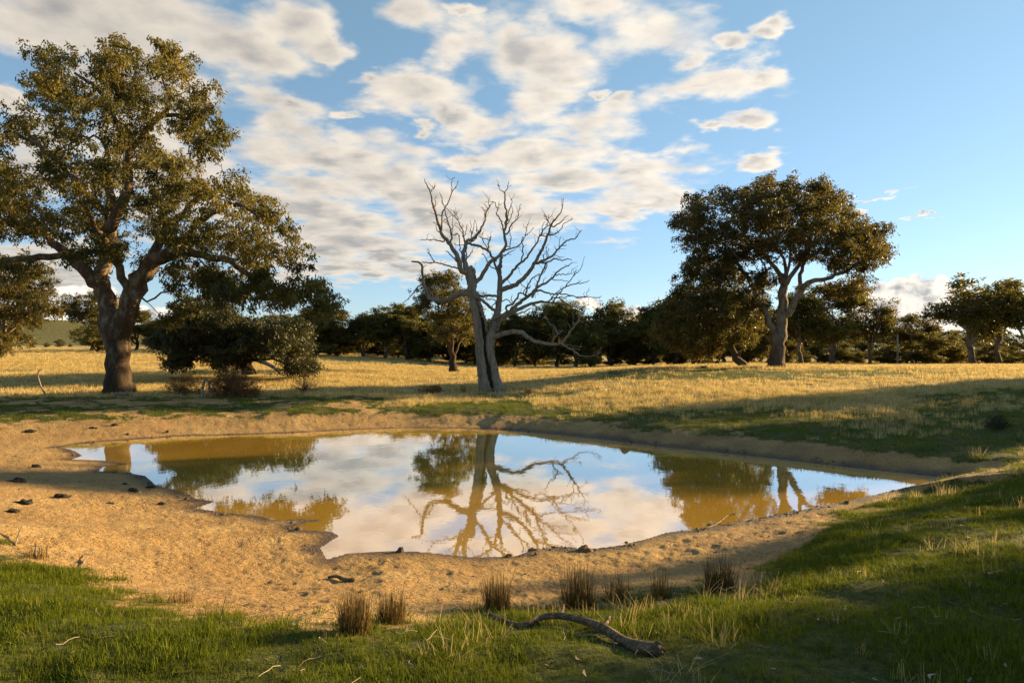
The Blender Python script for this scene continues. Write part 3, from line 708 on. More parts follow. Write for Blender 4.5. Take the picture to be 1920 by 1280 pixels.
# ------------------------------------------------------------------ the big gum on the left
def left_gum():
    D = 33.0; b = pt(222, 738, D); b[2] = tz(b[0], b[1])
    tr = limb_px([(222, 745, 34), (221, 728, 28), (220, 700, 23), (219, 665, 21.5), (217, 640, 23), (214, 620, 24), (205, 598, 20.5), (193, 560, 17), (185, 530, 15), (188, 500, 13), (193, 470, 12.5), (197, 430, 12), (198, 400, 11), (196, 370, 9), (190, 335, 7), (188, 300, 5), (180, 260, 4)], D, 0.6)
    L = [(tr, None)]
    L.append((limb_px([(221, 628, 21), (235, 600, 20), (250, 570, 19), (262, 540, 17.5), (275, 515, 16), (300, 492, 15), (330, 478, 12), (370, 475, 9), (410, 488, 7), (450, 500, 6), (500, 530, 4.5), (560, 556, 3.5), (600, 560, 2.5)], D, -1.5), 0))
    L.append((limb_px([(187, 535, 15), (172, 525, 13), (148, 503, 12), (117, 476, 10), (79, 452, 8), (45, 421, 6), (0, 417, 4.5), (-50, 400, 3)], D, 1.5), 0))
    L.append((limb_px([(120, 478, 7), (100, 480, 7), (69, 486, 6.5), (34, 494, 5), (0, 496, 4), (-40, 505, 3)], D, -1.5), 2))
    L.append((limb_px([(196, 435, 10), (206, 423, 11), (234, 378, 10), (244, 344, 9), (247, 309, 8), (251, 285, 7), (235, 245, 6), (214, 205, 5), (190, 168, 4), (160, 150, 2.5)], D, -0.8), 0))
    L.append((limb_px([(250, 288, 6), (272, 240, 6), (292, 218, 6), (308, 205, 5), (314, 180, 4), (300, 158, 3.5), (290, 146, 3), (300, 120, 2)], D, 0.8), 4))
    L.append((limb_px([(292, 219, 5), (330, 220, 4), (370, 235, 3.5), (400, 232, 2.5), (432, 226, 2)], D, -1.8), 5))
    L.append((limb_px([(270, 522, 11), (272, 490, 10), (282, 450, 9), (310, 400, 7), (340, 362, 5.5), (380, 338, 4)], D, 2.2), 1))
    L.append((limb_px([(325, 480, 9), (350, 455, 7.5), (385, 425, 6), (430, 405, 4.5), (480, 402, 3.5), (525, 430, 2.5)], D, -2.6), 1))
    L.append((limb_px([(252, 565, 9), (243, 520, 8), (236, 480, 7), (225, 440, 5), (215, 400, 3)], D, -2.6), 1))
    L.append((limb_px([(197, 400, 6), (170, 360, 5), (140, 310, 4), (100, 280, 3)], D, -2.5), 0))
    L.append((limb_px([(208, 215, 3.5), (230, 190, 3.2), (240, 160, 3), (245, 130, 2), (235, 100, 1.5)], D, -1.0), 4))
    poly = [(-150, 260), (-80, 215), (0, 232), (30, 205), (48, 170), (62, 112), (92, 78), (140, 80), (200, 60), (255, 60), (282, 78), (330, 84), (370, 108), (395, 142), (408, 185), (442, 216), (440, 262), (418, 284), (390, 290), (430, 312), (482, 352), (522, 378), (556, 440), (576, 490), (566, 520),
            (530, 540), (480, 530), (430, 500), (385, 540), (330, 520), (300, 515), (268, 505), (215, 490), (180, 480), (140, 492), (100, 500), (60, 470), (20, 440), (-60, 440), (-150, 400)]
    droopy = [(370, 500), (440, 490), (520, 520), (570, 525), (618, 532), (634, 572), (600, 588), (560, 572), (520, 578), (470, 562), (445, 592), (410, 575), (385, 545)]
    lefth = [(-60, 470), (30, 470), (75, 478), (100, 520), (120, 560), (70, 545), (20, 520), (-60, 520)]
    innr = [(285, 520), (330, 520), (375, 545), (360, 600), (310, 610), (290, 570)]
    holes = [[(268, 140), (296, 128), (308, 165), (300, 200), (276, 196)], [(38, 300), (78, 285), (104, 305), (92, 345), (50, 350)], [(318, 196), (352, 190), (366, 222), (330, 226)], [(200, 395), (232, 372), (228, 420), (204, 440)], [(120, 150), (150, 140), (158, 165), (130, 170)],
             [(160, 305), (182, 300), (184, 350), (168, 350)], [(272, 420), (300, 400), (300, 440), (280, 460)]]
    T = fill_polys([(poly, 0.84), (droopy, 0.12), (lefth, 0.02), (innr, 0.02)], holes, D, 5.0, 1400, np.random.default_rng(3), 0.42, 8, 0.92, 0.3)
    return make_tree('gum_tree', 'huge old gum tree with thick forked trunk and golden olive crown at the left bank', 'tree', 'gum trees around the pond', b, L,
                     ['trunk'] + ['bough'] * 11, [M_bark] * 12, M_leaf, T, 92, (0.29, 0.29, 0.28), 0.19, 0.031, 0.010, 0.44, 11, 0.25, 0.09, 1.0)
left_gum()

# ------------------------------------------------------------------ the spreading gum on the right and its leaning neighbour
def right_gums():
    D = 43.8; z = zoom(1230, 310, 3.121); b = pt(1457, 689, D); b[2] = tz(b[0], b[1])
    q = lambda pts, dep: limb_px(pts, D, dep, z)
    L = [(q([(705, 1195, 62), (708, 1165, 54), (713, 1100, 46), (732, 1000, 38), (748, 880, 31), (755, 760, 27), (758, 690, 24), (742, 640, 16), (720, 590, 14), (670, 540, 12), (600, 450, 9), (540, 380, 7), (480, 300, 5), (440, 230, 3)], 1.0), None)]
    L.append((q([(752, 900, 24), (790, 820, 21), (830, 740, 19), (870, 690, 16), (950, 678, 13), (1020, 650, 11), (1090, 610, 9), (1160, 570, 7), (1250, 540, 4)], -1.5), 0))
    L.append((q([(715, 1060, 26), (690, 980, 22), (645, 860, 19), (602, 765, 16), (560, 680, 13), (500, 580, 10), (420, 520, 8), (340, 430, 6), (250, 330, 4)], 0.8), 0))
    L.append((q([(840, 725, 14), (858, 640, 12), (900, 560, 10), (950, 480, 8), (1010, 400, 6), (1060, 330, 4)], 2.5), 1))
    L.append((q([(765, 690, 16), (800, 620, 13), (825, 550, 10), (850, 450, 8), (870, 330, 6), (880, 200, 3)], -2.4), 0))
    L.append((q([(758, 680, 14), (775, 620, 11), (772, 540, 9), (745, 460, 7), (722, 370, 5), (700, 270, 3)], 2.6), 0))
    L.append((q([(565, 690, 9), (600, 640, 7), (645, 590, 5), (660, 550, 4)], -2.0), 2))
    L.append((q([(765, 640, 10), (785, 540, 8), (795, 420, 6), (780, 260, 4)], 0.3), 0))
    L.append((q([(668, 1030, 7), (640, 1000, 6), (622, 970, 5), (628, 930, 3)], -0.5), 0))
    poly = [(75, 300), (110, 262), (150, 232), (240, 172), (330, 132), (430, 107), (510, 117), (580, 78), (700, 67), (790, 66), (880, 102), (990, 97), (1060, 142), (1120, 212), (1200, 282), (1290, 352), (1335, 402), (1358, 480), (1372, 558), (1330, 600), (1250, 600), (1200, 640), (1120, 640), (1010, 620), (920, 600), (860, 560),
            (800, 540), (720, 520), (640, 560), (560, 600), (470, 590), (380, 540), (270, 480), (165, 462), (95, 385)]
    p2 = [(900, 700), (1010, 690), (1110, 640), (1200, 640), (1212, 700), (1224, 775), (1180, 768), (1120, 738), (1050, 762), (980, 760), (910, 745)]
    p3 = [(590, 620), (680, 640), (705, 690), (640, 700), (700, 730), (640, 760), (600, 700)]
    f = lambda P: [z(*p) for p in P]
    holes = [f([(505, 215), (560, 225), (620, 300), (600, 330), (540, 280)]), f([(690, 560), (740, 560), (735, 620), (690, 620)]), f([(900, 590), (960, 570), (940, 610), (890, 640)])]
    T = fill_polys([(f(poly), 0.93), (f(p2), 0.05), (f(p3), 0.02)], holes, D, 5.5, 980, np.random.default_rng(4), 0.45, 8, 1.0, 0.75)
    make_tree('gum_tree', 'wide domed gum tree with pale forked trunk alone on the right field', 'tree', 'gum trees around the pond', b, L, ['trunk'] + ['bough'] * 8, [M_bark_pale] * 9, M_leaf, T, 82, (0.33, 0.33, 0.24), 0.2, 0.033, 0.012, 0.46, 12, 0.25, 0.08)
    # the neighbour with the crooked stem
    D2 = 45.5; b2 = pt(1391, 688, D2); b2[2] = tz(b2[0], b2[1]); q = lambda pts, dep: limb_px(pts, D2, dep, z)
    L = [(q([(512, 1192, 34), (500, 1170, 26), (468, 1130, 22), (450, 1070, 18), (444, 1010, 17), (430, 950, 14), (400, 850, 11), (335, 720, 8), (265, 620, 4)], 0.8), None)]
    L.append((q([(447, 1010, 13), (480, 960, 11), (520, 890, 9), (555, 800, 6), (560, 720, 4)], -1.5), 0))
    L.append((q([(440, 985, 10), (380, 930, 8), (290, 890, 6), (180, 850, 4)], 1.5), 0))
    L.append((q([(466, 1125, 8), (490, 1095, 8), (502, 1065, 6), (490, 1030, 4)], -0.4), 0))
    poly = [(95, 525), (180, 505), (300, 480), (420, 540), (520, 620), (610, 680), (650, 790), (640, 900), (615, 980), (540, 1010), (480, 1030), (400, 1040), (330, 1100), (250, 1110), (100, 1060), (10, 1000), (10, 900), (80, 790), (125, 690), (165, 600)]
    T = fill_polys([(f(poly), 1.0)], [], D2, 3.6, 640, np.random.default_rng(5), 0.42)
    make_tree('gum_tree', 'bushy olive gum tree with crooked leaning stem left of the wide domed gum', 'tree', 'gum trees around the pond', b2, L, ['trunk'] + ['bough'] * 3, [M_bark_pale] * 4, M_leaf, T, 92, (0.34, 0.34, 0.26), 0.2, 0.034, 0.012, 0.46, 13, 0.25, 0.08)
right_gums()

# ------------------------------------------------------------------ the dark tree behind the left bushes, the gum behind the bare tree, the gum at the left edge
def middle_trees():
    z = zoom(280, 500, 4.572); D = 45.0; b = pt(464, 690, D); b[2] = tz(b[0], b[1]); q = lambda pts, dep: limb_px(pts, D, dep, z)
    L = [(q([(850, 920, 70), (845, 880, 55), (835, 800, 46), (820, 700, 38), (800, 600, 28), (760, 480, 18), (700, 400, 10)], 0.5), None)]
    L.append((q([(830, 780, 26), (720, 760, 20), (600, 740, 15), (480, 780, 11), (400, 820, 7), (300, 800, 4)], -1.5), 0))
    L.append((q([(830, 740, 24), (950, 690, 18), (1080, 640, 13), (1200, 620, 8), (1300, 600, 5)], 1.2), 0))
    L.append((q([(820, 690, 20), (700, 600, 15), (560, 520, 10), (420, 440, 6), (300, 400, 4)], 1.6), 0))
    L.append((q([(860, 820, 16), (980, 790, 12), (1120, 800, 9), (1250, 830, 6), (1380, 850, 4)], -1.2), 0))
    poly = [(40, 570), (150, 470), (265, 340), (400, 255), (560, 285), (700, 335), (800, 405), (1000, 455), (1150, 440), (1300, 485), (1365, 560), (1365, 660), (1300, 770), (1200, 790), (1140, 760), (1000, 720), (900, 740), (800, 850), (600, 850), (480, 780), (400, 740), (250, 715), (100, 680)]
    pl = [(150, 770), (260, 745), (380, 790), (390, 830), (280, 855), (160, 845)]; pr = [(1150, 800), (1290, 780), (1400, 800), (1465, 860), (1440, 895), (1300, 900), (1180, 880)]
    f = lambda P: [z(*p) for p in P]
    T = fill_polys([(f(poly), 0.90), (f(pl), 0.05), (f(pr), 0.05)], [], D, 4.0, 800, np.random.default_rng(6), 0.4)
    make_tree('spreading_tree', 'dense dark spreading tree with low drooping boughs behind the rust brown bush', 'tree', None, b, L, ['trunk'] + ['bough'] * 4, [M_bark_dark] * 5, M_leaf_dark, T, 110, (0.36, 0.36, 0.28), 0.19, 0.034, 0.013, 0.46, 14, 0.25, 0.08)

    z = zoom(740, 520, 5.818); D = 58.0; b = pt(852, 695, D); b[2] = tz(b[0], b[1]); q = lambda pts, dep: limb_px(pts, D, dep, z)
    L = [(q([(652, 1045, 66), (648, 1000, 52), (635, 920, 40), (610, 800, 36), (585, 700, 28), (555, 620, 18), (545, 520, 14), (500, 400, 10), (450, 290, 7), (430, 200, 4)], 0.5), None)]
    L.append((q([(618, 800, 26), (625, 700, 20), (650, 600, 16), (690, 540, 12), (740, 450, 8), (780, 380, 5)], -1.2), 0))
    L.append((q([(630, 880, 18), (670, 780, 14), (700, 700, 11), (760, 560, 8), (790, 510, 5)], 1.4), 0))
    L.append((q([(590, 720, 14), (540, 620, 11), (480, 540, 8), (420, 480, 5)], 1.2), 0))
    L.append((q([(640, 640, 9), (620, 520, 8), (610, 420, 6), (560, 200, 4)], 1.0), 0))
    P = [(780, 545), (790, 526), (815, 513), (840, 510), (865, 519), (885, 540), (902, 556), (906, 588), (892, 622), (872, 640), (850, 612), (822, 598), (800, 590), (785, 584)]
    P2 = [(800, 620), (830, 600), (850, 640), (870, 650), (895, 630), (900, 660), (870, 672), (820, 655)]
    T = fill_polys([(P, 0.93), (P2, 0.07)], [[(815, 570), (838, 560), (842, 588), (822, 592)]], D, 2.6, 230, np.random.default_rng(8), 0.42)
    make_tree('gum_tree', 'slender many limbed gum tree in shade close behind the bare dead tree', 'tree', 'gum trees around the pond', b, L, ['trunk'] + ['bough'] * 4, [M_bark] * 5, M_leaf, T, 85, (0.36, 0.36, 0.27), 0.22, 0.038, 0.014, 0.46, 15, 0.25, 0.08)

    z = zoom(0, 460, 4.2675); D = 62.0; b = pt(2, 652, D); b[2] = tz(b[0], b[1]); q = lambda pts, dep: limb_px(pts, D, dep, z)
    L = [(q([(10, 850, 34), (12, 800, 26), (18, 700, 22), (25, 600, 16), (30, 500, 12), (60, 400, 8), (100, 300, 4)], 0.5), None)]
    L.append((q([(18, 660, 14), (60, 580, 12), (110, 500, 9), (180, 440, 6), (260, 380, 4)], -1.2), 0))
    L.append((q([(18, 680, 14), (-40, 580, 11), (-120, 480, 8), (-200, 400, 4)], 1.2), 0))
    L.append((q([(15, 720, 12), (100, 660, 9), (200, 610, 7), (320, 560, 4)], 1.2), 0))
    poly = [(-330, 260), (-200, 110), (0, 62), (150, 92), (330, 175), (400, 235), (478, 335), (495, 420), (478, 550), (400, 622), (250, 655), (60, 600), (-100, 630), (-330, 560)]
    low = [(-200, 680), (60, 660), (200, 690), (250, 760), (200, 850), (60, 840), (-200, 850)]
    f = lambda P: [z(*p) for p in P]
    T = fill_polys([(f(poly), 0.84), (f(low), 0.16)], [f([(50, 480), (110, 430), (150, 470), (90, 540)])], D, 4.5, 480, np.random.default_rng(9), 0.5)
    make_tree('gum_tree', 'broad gum tree cut by the left edge of the picture behind the huge trunk', 'tree', 'gum trees around the pond', b, L, ['trunk'] + ['bough'] * 3, [M_bark_pale] * 4, M_leaf, T, 85, (0.42, 0.42, 0.3), 0.25, 0.045, 0.014, 0.46, 16, 0.25, 0.08)
middle_trees()

def ground_at(px, py, lo=2.2, hi=140.0):
    """where the sight line through a point of the photograph meets the ground"""
    D = np.geomspace(lo, hi, 900); x = (px - CX) / F * D; zr = HC - (py - HZ) / F * D
    zt = surface(x, D)[0]; k = np.nonzero(zr <= zt)[0]
    i = int(k[0]) if len(k) else len(D) - 1
    return np.array([x[i], D[i], zt[i]])

# ------------------------------------------------------------------ the bare dead tree
def dead_tree():
    D = 36.6; b = pt(920, 737, D); b[2] = tz(b[0], b[1]) - 0.05
    k = D / F; r = np.random.default_rng(21)
    root = empty('dead_tree', tuple(b), 'tall bare dead tree with split grey trunk standing behind the pond', 'tree')
    m1, m2, m3, m4 = zoom(740, 340, 5.818), zoom(900, 340, 5.818), zoom(740, 520, 5.818), zoom(900, 540, 5.818)
    done = []                                            # resampled limbs (n,4) relative to the base, with radius
    def bring(pts, mp, r0, r1, dep=None, attach=True, wig=0.02, own=None):
        P = []; n = len(pts)
        for i, p in enumerate(pts):
            a, c = mp(p[0], p[1]); u = i / max(1, n - 1)
            rr = p[2] if len(p) > 2 else r0 + (r1 - r0) * u ** 0.8
            q = pt(a, c, D); P.append([q[0] - b[0], 0.0, q[2] - b[2], rr / mp.s * k])
        P = np.array(P); ln = np.sum(np.linalg.norm(np.diff(P[:, [0, 2]], axis=0), axis=1))
        y0 = 0.0
        if attach and done:
            A = np.vstack(own or done); j = int(np.argmin((A[:, 0] - P[0, 0]) ** 2 + (A[:, 2] - P[0, 2]) ** 2)); y0 = A[j, 1]
            g_ = np.array([A[j, 0], y0, A[j, 2]])
            if np.linalg.norm(P[0, [0, 2]] - g_[[0, 2]]) > .12: P = np.vstack([[*g_, P[0, 3]], P]); n += 1
            else: P[0, :3] = g_
        if dep is None: dep = r.choice([-1, 1]) * r.uniform(0.2, 0.6) * ln
        u = np.linspace(0, 1, n); P[:, 1] = y0 + dep * u
        Q = catmull(P, 0.11 if ln < 4 else 0.16)
        Q[1:-1, :3] += r.normal(0, wig, (len(Q) - 2, 3)); Q[:, 3] = np.maximum(Q[:, 3], 0.008)
        done.append(Q); return Q
    def put(M, Q, sides=None, twigs=True):
        mx = Q[:, 3].max()
        M.tube(Q[:, :3], Q[:, 3], sides or (18 if mx > .3 else 10 if mx > .1 else 6 if mx > .04 else 5), 0.10 if mx > .08 else 0.0, True, len(done))
        if not twigs or mx > .3: return
        L_ = np.sum(np.linalg.norm(np.diff(Q[:, :3], axis=0), axis=1))
        for _ in range(int(r.poisson(L_ * 1.6))):
            i = r.integers(len(Q) // 4, len(Q)); i = min(i, len(Q) - 2); d = Q[i + 1, :3] - Q[i, :3]; d /= np.linalg.norm(d) + 1e-9
            v = d * r.uniform(.2, 1) + r.normal(0, .55, 3) + np.array([0, 0, .35]); v /= np.linalg.norm(v); l = r.uniform(.12, .55); p = Q[i, :3]; tw_ = [(*p, .014)]
            for q in range(3): p = p + v * l / 3 + r.normal(0, .05, 3); tw_.append((*p, .012 - .002 * q))
            tw_ = np.array(tw_); M.tube(tw_[:, :3], tw_[:, 3], 4, 0)
    # trunk: two halves that split round a dark crack
    LT = bring([(994, 1290, 76), (990, 1250, 68), (968, 1120, 58), (950, 1000, 53), (932, 850, 47), (924, 720, 46), (915, 600, 44), (898, 480, 44), (876, 340, 44), (858, 220, 48), (852, 140, 52), (842, 60, 50), (815, -20, 42), (790, -90, 32), (770, -150, 24)], m3, 0, 0, -0.25, False)
    RT = bring([(1150, 1290, 76), (1142, 1250, 64), (1108, 1130, 52), (1080, 1000, 48), (1052, 880, 48), (1038, 780, 52), (1042, 660, 52), (1070, 560, 44), (1092, 480, 40), (1115, 400, 37), (1138, 310, 34), (1146, 180, 31), (1150, 60, 28), (1140, -60, 22), (1135, -140, 18)], m3, 0, 0, 0.2, False)
    RT[:, 1] += 0.12
    M = Mesh(); put(M, LT, 28); put(M, RT, 28)
    for pts in ([(1165, 1180, 26), (1190, 1240, 20), (1225, 1275, 8)], [(950, 1190, 26), (935, 1245, 20), (925, 1285, 9)], [(1060, 1200, 26), (1075, 1260, 20), (1085, 1290, 9)]):
        put(M, bring(pts, m3, 0, 0, -0.1, True))
    trunk = M.build('trunk', M_dead, root)
    # near-black core added as painted shade in the crack, splinters and the broken top
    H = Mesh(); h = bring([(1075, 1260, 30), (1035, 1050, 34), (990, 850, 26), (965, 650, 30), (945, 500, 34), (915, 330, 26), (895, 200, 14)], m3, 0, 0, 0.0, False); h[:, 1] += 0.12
    put(H, h, 12); H.build('crack_shade_core', M_crack_shade, trunk)
    S = Mesh()
    for pts in ([(900, 165, 20), (925, 270, 21), (955, 380, 18), (982, 470, 14), (1004, 590, 8)], [(868, 160, 9), (880, 260, 9), (900, 380, 6)], [(870, 430, 7), (930, 432, 8), (985, 425, 4)], [(1060, 450, 9), (1120, 425, 9), (1160, 400, 5)], [(1160, 470, 8), (1135, 520, 9), (1122, 585, 5)]):
        q = bring(pts, m3, 0, 0, 0.05, False); q[:, 1] -= 0.18; put(S, q)
    S.build('splinter', M_dead, trunk)
    T = Mesh()
    for pts in ([(815, 20, 46), (822, -60, 38), (834, -95, 30), (838, -120, 16)], [(850, 10, 34), (864, -60, 24), (866, -98, 8)], [(870, 60, 30), (880, 10, 18), (868, -40, 5)]):
        put(T, bring(pts, m3, 0, 0, 0.1, True))
    T.build('broken_top', M_dead, trunk)
    A1, A2 = (lambda l: (l, m1)), (lambda l: (l, m2)); A4 = lambda l: (l, m4); A3 = lambda l: (l, m3)
    up = lambda l: [(x, y - 1163.6) for x, y in l]
    boughs = [
        [A3([(850, 165), (760, 165), (690, 175), (620, 215), (540, 250), (450, 235), (380, 215), (330, 165), (300, 90), (285, 45), (270, -60), (255, -165), (215, -215), (130, -225)]), 40, 9, 2.0,
            [A3([(285, 45), (220, 70), (150, 150), (85, 200), (15, 240)]), 10, 3], [A3([(400, 190), (370, 130), (330, 80), (290, 50)]), 9, 7], [A3([(250, -150), (285, -155), (305, -175)]), 7, 3], [A1([(250, 1060), (238, 1030), (250, 1000)]), 8, 4]],
        [A1([(770, 1000), (720, 950), (700, 850), (660, 775), (600, 695), (545, 625), (510, 525), (480, 420), (450, 310), (432, 200), (390, 120), (375, 65)]), 34, 3.5, -1.6,
            [A1([(432, 200), (458, 150), (450, 115)]), 7, 3], [A1([(458, 150), (478, 118)]), 4, 2], [A1([(470, 390), (470, 300), (462, 230), (482, 212)]), 7, 3],
            [A1([(520, 590), (540, 500), (537, 430), (580, 350), (620, 280), (655, 195), (660, 140), (655, 100), (690, 65)]), 11, 3], [A1([(655, 195), (700, 150), (733, 103)]), 5, 3], [A1([(535, 440), (470, 405), (405, 385)]), 5, 2.5],
            [A1([(635, 700), (635, 600), (620, 530), (595, 440), (570, 330), (550, 260), (535, 225)]), 11, 3], [A1([(630, 560), (590, 500), (535, 445)]), 5, 3], [A1([(555, 685), (480, 665), (390, 655), (295, 655)]), 8, 3.5],
            [A1([(700, 945), (620, 940), (540, 910), (435, 885), (350, 885), (295, 868)]), 10, 5], [A1([(435, 885), (400, 820), (360, 770)]), 7, 4], [A1([(695, 910), (640, 840), (600, 790), (563, 770)]), 9, 5],
            [A1([(522, 605), (485, 580), (475, 520)]), 6, 3], [A1([(512, 535), (470, 500), (440, 485)]), 5, 3], [A1([(530, 440), (530, 380)]), 5, 2]],
        [A1([(775, 960), (762, 870), (748, 800), (772, 720), (775, 665), (800, 630), (850, 605), (890, 560), (930, 495), (968, 420), (985, 330), (1012, 260), (1050, 205), (1075, 170)]), 30, 4, 1.5,
            [A1([(1020, 240), (1015, 190), (1030, 120), (1028, 75)]), 6, 2], [A1([(975, 360), (972, 290), (950, 250)]), 5, 3], [A1([(830, 595), (850, 530), (862, 460), (870, 410)]), 6, 3], [A1([(835, 600), (825, 490), (815, 395)]), 6, 3], [A1([(890, 520), (895, 480), (877, 415)]), 5, 2.5],
            [A1([(778, 670), (820, 655), (880, 615), (890, 560)]), 9, 6], [A1([(785, 850), (782, 780), (775, 700)]), 8, 5], [A1([(790, 850), (830, 800), (835, 780), (850, 750)]), 7, 4],
            [A1([(770, 665), (740, 600), (738, 520), (700, 450), (660, 370), (600, 310), (540, 240)]), 11, 4], [A1([(742, 580), (772, 540), (775, 480), (785, 440)]), 6, 3], [A1([(685, 420), (675, 350), (650, 290)]), 5, 3], [A1([(660, 375), (640, 330), (635, 285)]), 4, 3], [A1([(712, 760), (712, 680), (705, 600), (690, 580)]), 6, 4],
            [A1([(762, 690), (650, 690)]), 5, 3], [A1([(720, 560), (680, 480), (645, 450)]), 4, 2.5], [A1([(640, 600), (645, 500), (650, 400)]), 5, 3], [A1([(715, 590), (690, 575), (660, 580)]), 5, 3], [A1([(745, 530), (720, 480), (750, 465)]), 4, 2]],
        [A1([(775, 672), (860, 685), (940, 700), (1020, 745), (1060, 800), (1105, 850)]), 15, 13, 0.5,
            [A1([(1030, 745), (1020, 660), (1032, 610), (1045, 565)]), 10, 5], [A1([(1030, 612), (960, 600), (900, 575)]), 6, 4], [A1([(1012, 715), (960, 640), (950, 600), (965, 560)]), 6, 3], [A1([(1030, 612), (1005, 550)]), 4, 2]],
        [A1([(870, 1110), (940, 1060), (990, 980), (1040, 900), (1100, 860), (1150, 825), (1192, 760), (1212, 690), (1200, 610), (1212, 520), (1226, 400), (1210, 320), (1200, 290), (1207, 205)]), 25, 8, -1.2,
            [A1([(1207, 210), (1165, 170), (1125, 115)]), 6, 3], [A1([(1205, 200), (1235, 130), (1245, 85)]), 6, 3], [A1([(1195, 570), (1160, 450), (1112, 375), (1130, 340), (1105, 270), (1090, 230), (1060, 210)]), 10, 4], [A1([(1132, 335), (1135, 280), (1145, 220)]), 5, 3], [A1([(1138, 270), (1170, 255)]), 4, 2],
            [A2([(275, 560), (300, 460), (315, 370), (345, 310), (345, 250)]), 9, 3], [A2([(290, 520), (340, 440), (355, 370), (340, 320)]), 7, 3], [A2([(300, 600), (330, 520), (400, 440), (420, 360), (440, 280), (455, 262)]), 9, 3], [A2([(330, 740), (335, 690), (345, 640), (325, 600), (350, 530)]), 6, 3],
            [A2([(260, 790), (300, 760), (350, 740), (420, 710), (460, 640), (490, 590), (500, 560), (520, 450)]), 11, 3], [A2([(490, 590), (540, 545), (590, 490)]), 5, 3], [A2([(248, 830), (300, 820), (340, 790), (390, 770)]), 8, 3], [A2([(300, 820), (340, 825)]), 4, 3]],
        [A2([(230, 1240), (222, 1100), (218, 1000), (226, 900), (236, 820)]), 24, 17, -0.3,
            [A2([(205, 1010), (170, 930), (150, 860)]), 16, 12], [A2([(165, 965), (110, 920), (70, 850), (35, 790), (15, 780)]), 7, 4]],
        [A2([(240, 1115), (300, 1050), (360, 960), (420, 890), (480, 850), (530, 780), (580, 700), (630, 620), (670, 530), (720, 460), (750, 430), (752, 340), (720, 270)]), 18, 4, 1.8,
            [A2([(680, 510), (690, 450), (715, 390)]), 6, 3], [A2([(750, 430), (800, 400), (815, 360), (855, 325)]), 6, 3], [A2([(752, 370), (766, 325)]), 4, 2], [A2([(450, 860), (470, 760), (465, 650), (480, 610)]), 9, 5], [A2([(440, 880), (410, 930), (435, 937)]), 4, 3], [A2([(735, 310), (705, 290)]), 3, 2]],
        [A2([(235, 1190), (330, 1150), (420, 1100), (500, 1030), (560, 960), (600, 890), (650, 800), (700, 700), (730, 620), (755, 540), (790, 480), (830, 420), (875, 350), (890, 240)]), 30, 4, -1.5,
            [A2([(795, 520), (880, 460), (910, 420), (960, 390)]), 8, 3], [A2([(740, 630), (800, 610), (870, 560), (900, 510), (985, 468)]), 8, 3], [A2([(640, 615), (700, 600), (770, 610), (830, 605)]), 6, 3], [A2([(752, 540), (742, 450), (750, 380)]), 6, 3],
            [A2([(590, 910), (650, 885), (720, 850), (790, 810), (840, 750), (890, 690), (970, 625), (1050, 600), (1090, 550), (1125, 500)]), 17, 4], [A2([(845, 740), (825, 715), (815, 690)]), 5, 2], [A2([(865, 715), (872, 640), (892, 585)]), 5, 2], [A2([(890, 700), (950, 688)]), 5, 4], [A2([(725, 845), (720, 760), (718, 715)]), 5, 2.5], [A2([(685, 865), (690, 810), (712, 795)]), 6, 4],
            [A2([(755, 835), (735, 790), (748, 720)]), 5, 3], [A2([(820, 800), (870, 815), (925, 825)]), 4, 2], [A2([(600, 905), (680, 910), (760, 880), (820, 865), (880, 885), (940, 875), (980, 890)]), 12, 4], [A2([(720, 900), (722, 960), (680, 1010)]), 6, 4],
            [A2([(715, 900), (680, 980), (640, 1070), (610, 1160), (590, 1220), (560, 1280)]), 9, 11], [A2([(370, 1150), (330, 1110), (300, 1075)]), 6, 3], [A2([(420, 1100), (460, 1130), (500, 1155), (540, 1150)]), 5, 4], [A2([(690, 890), (670, 860), (640, 880)]), 4, 3]],
        [A4([(190, 360), (235, 320), (300, 270), (380, 210), (460, 140), (540, 85), (600, 30), (650, -5), (730, -45), (800, -112), (860, -173), (930, -203), (975, -233)]), 30, 3, -2.0,
            [A2([(805, 1045), (900, 1048), (985, 1042)]), 7, 3], [A2([(760, 1110), (830, 1105), (940, 1120)]), 6, 3], [A2([(680, 1135), (690, 1100), (700, 1065)]), 5, 2], [A2([(910, 970), (945, 965)]), 4, 3], [A2([(500, 1200), (490, 1240), (540, 1110), (590, 1070), (640, 1030)][1:]), 9, 5]],
        [A4([(205, 345), (330, 285), (430, 220), (520, 172), (620, 148), (700, 135), (800, 150), (900, 157), (1000, 178), (1100, 185), (1230, 155)]), 26, 4, 1.6,
            [A4([(720, 135), (800, 95), (870, 82), (950, 75), (1020, 55), (1080, 70), (1150, 65), (1200, 72), (1230, 45)]), 9, 3], [A4([(800, 148), (840, 90), (880, 40), (930, -15), (980, -80), (1040, -150), (1095, -200), (1115, -245)]), 9, 3], [A4([(1020, -140), (1040, -190), (1068, -208)]), 5, 3], [A4([(925, -8), (1000, -50), (1080, -62), (1150, -68), (1190, -85), (1215, -108)]), 8, 3],
            [A4([(785, 110), (810, 70), (860, 20), (925, -20)]), 7, 5], [A4([(870, 105), (950, 150), (1000, 180)]), 8, 6], [A4([(1090, 170), (1110, 110)]), 4, 2], [A4([(560, 182), (640, 200), (710, 205), (750, 165)]), 9, 4], [A4([(300, 290), (400, 272), (490, 250), (550, 215)]), 11, 6]],
        [A4([(540, 90), (600, 55), (640, 45), (700, 60), (780, 85), (850, 80), (950, 97), (1050, 125), (1150, 120), (1270, 135)]), 15, 3, -0.8, [A4([(1180, 122), (1230, 128), (1280, 120)]), 3, 2], [A4([(1140, 60), (1165, 45)]), 3, 2]],
        [A4([(180, 255), (120, 215), (60, 165), (0, 120), (-70, 85)]), 20, 15, -0.7, [A4([(180, 135), (120, 125), (70, 125)]), 6, 4]],
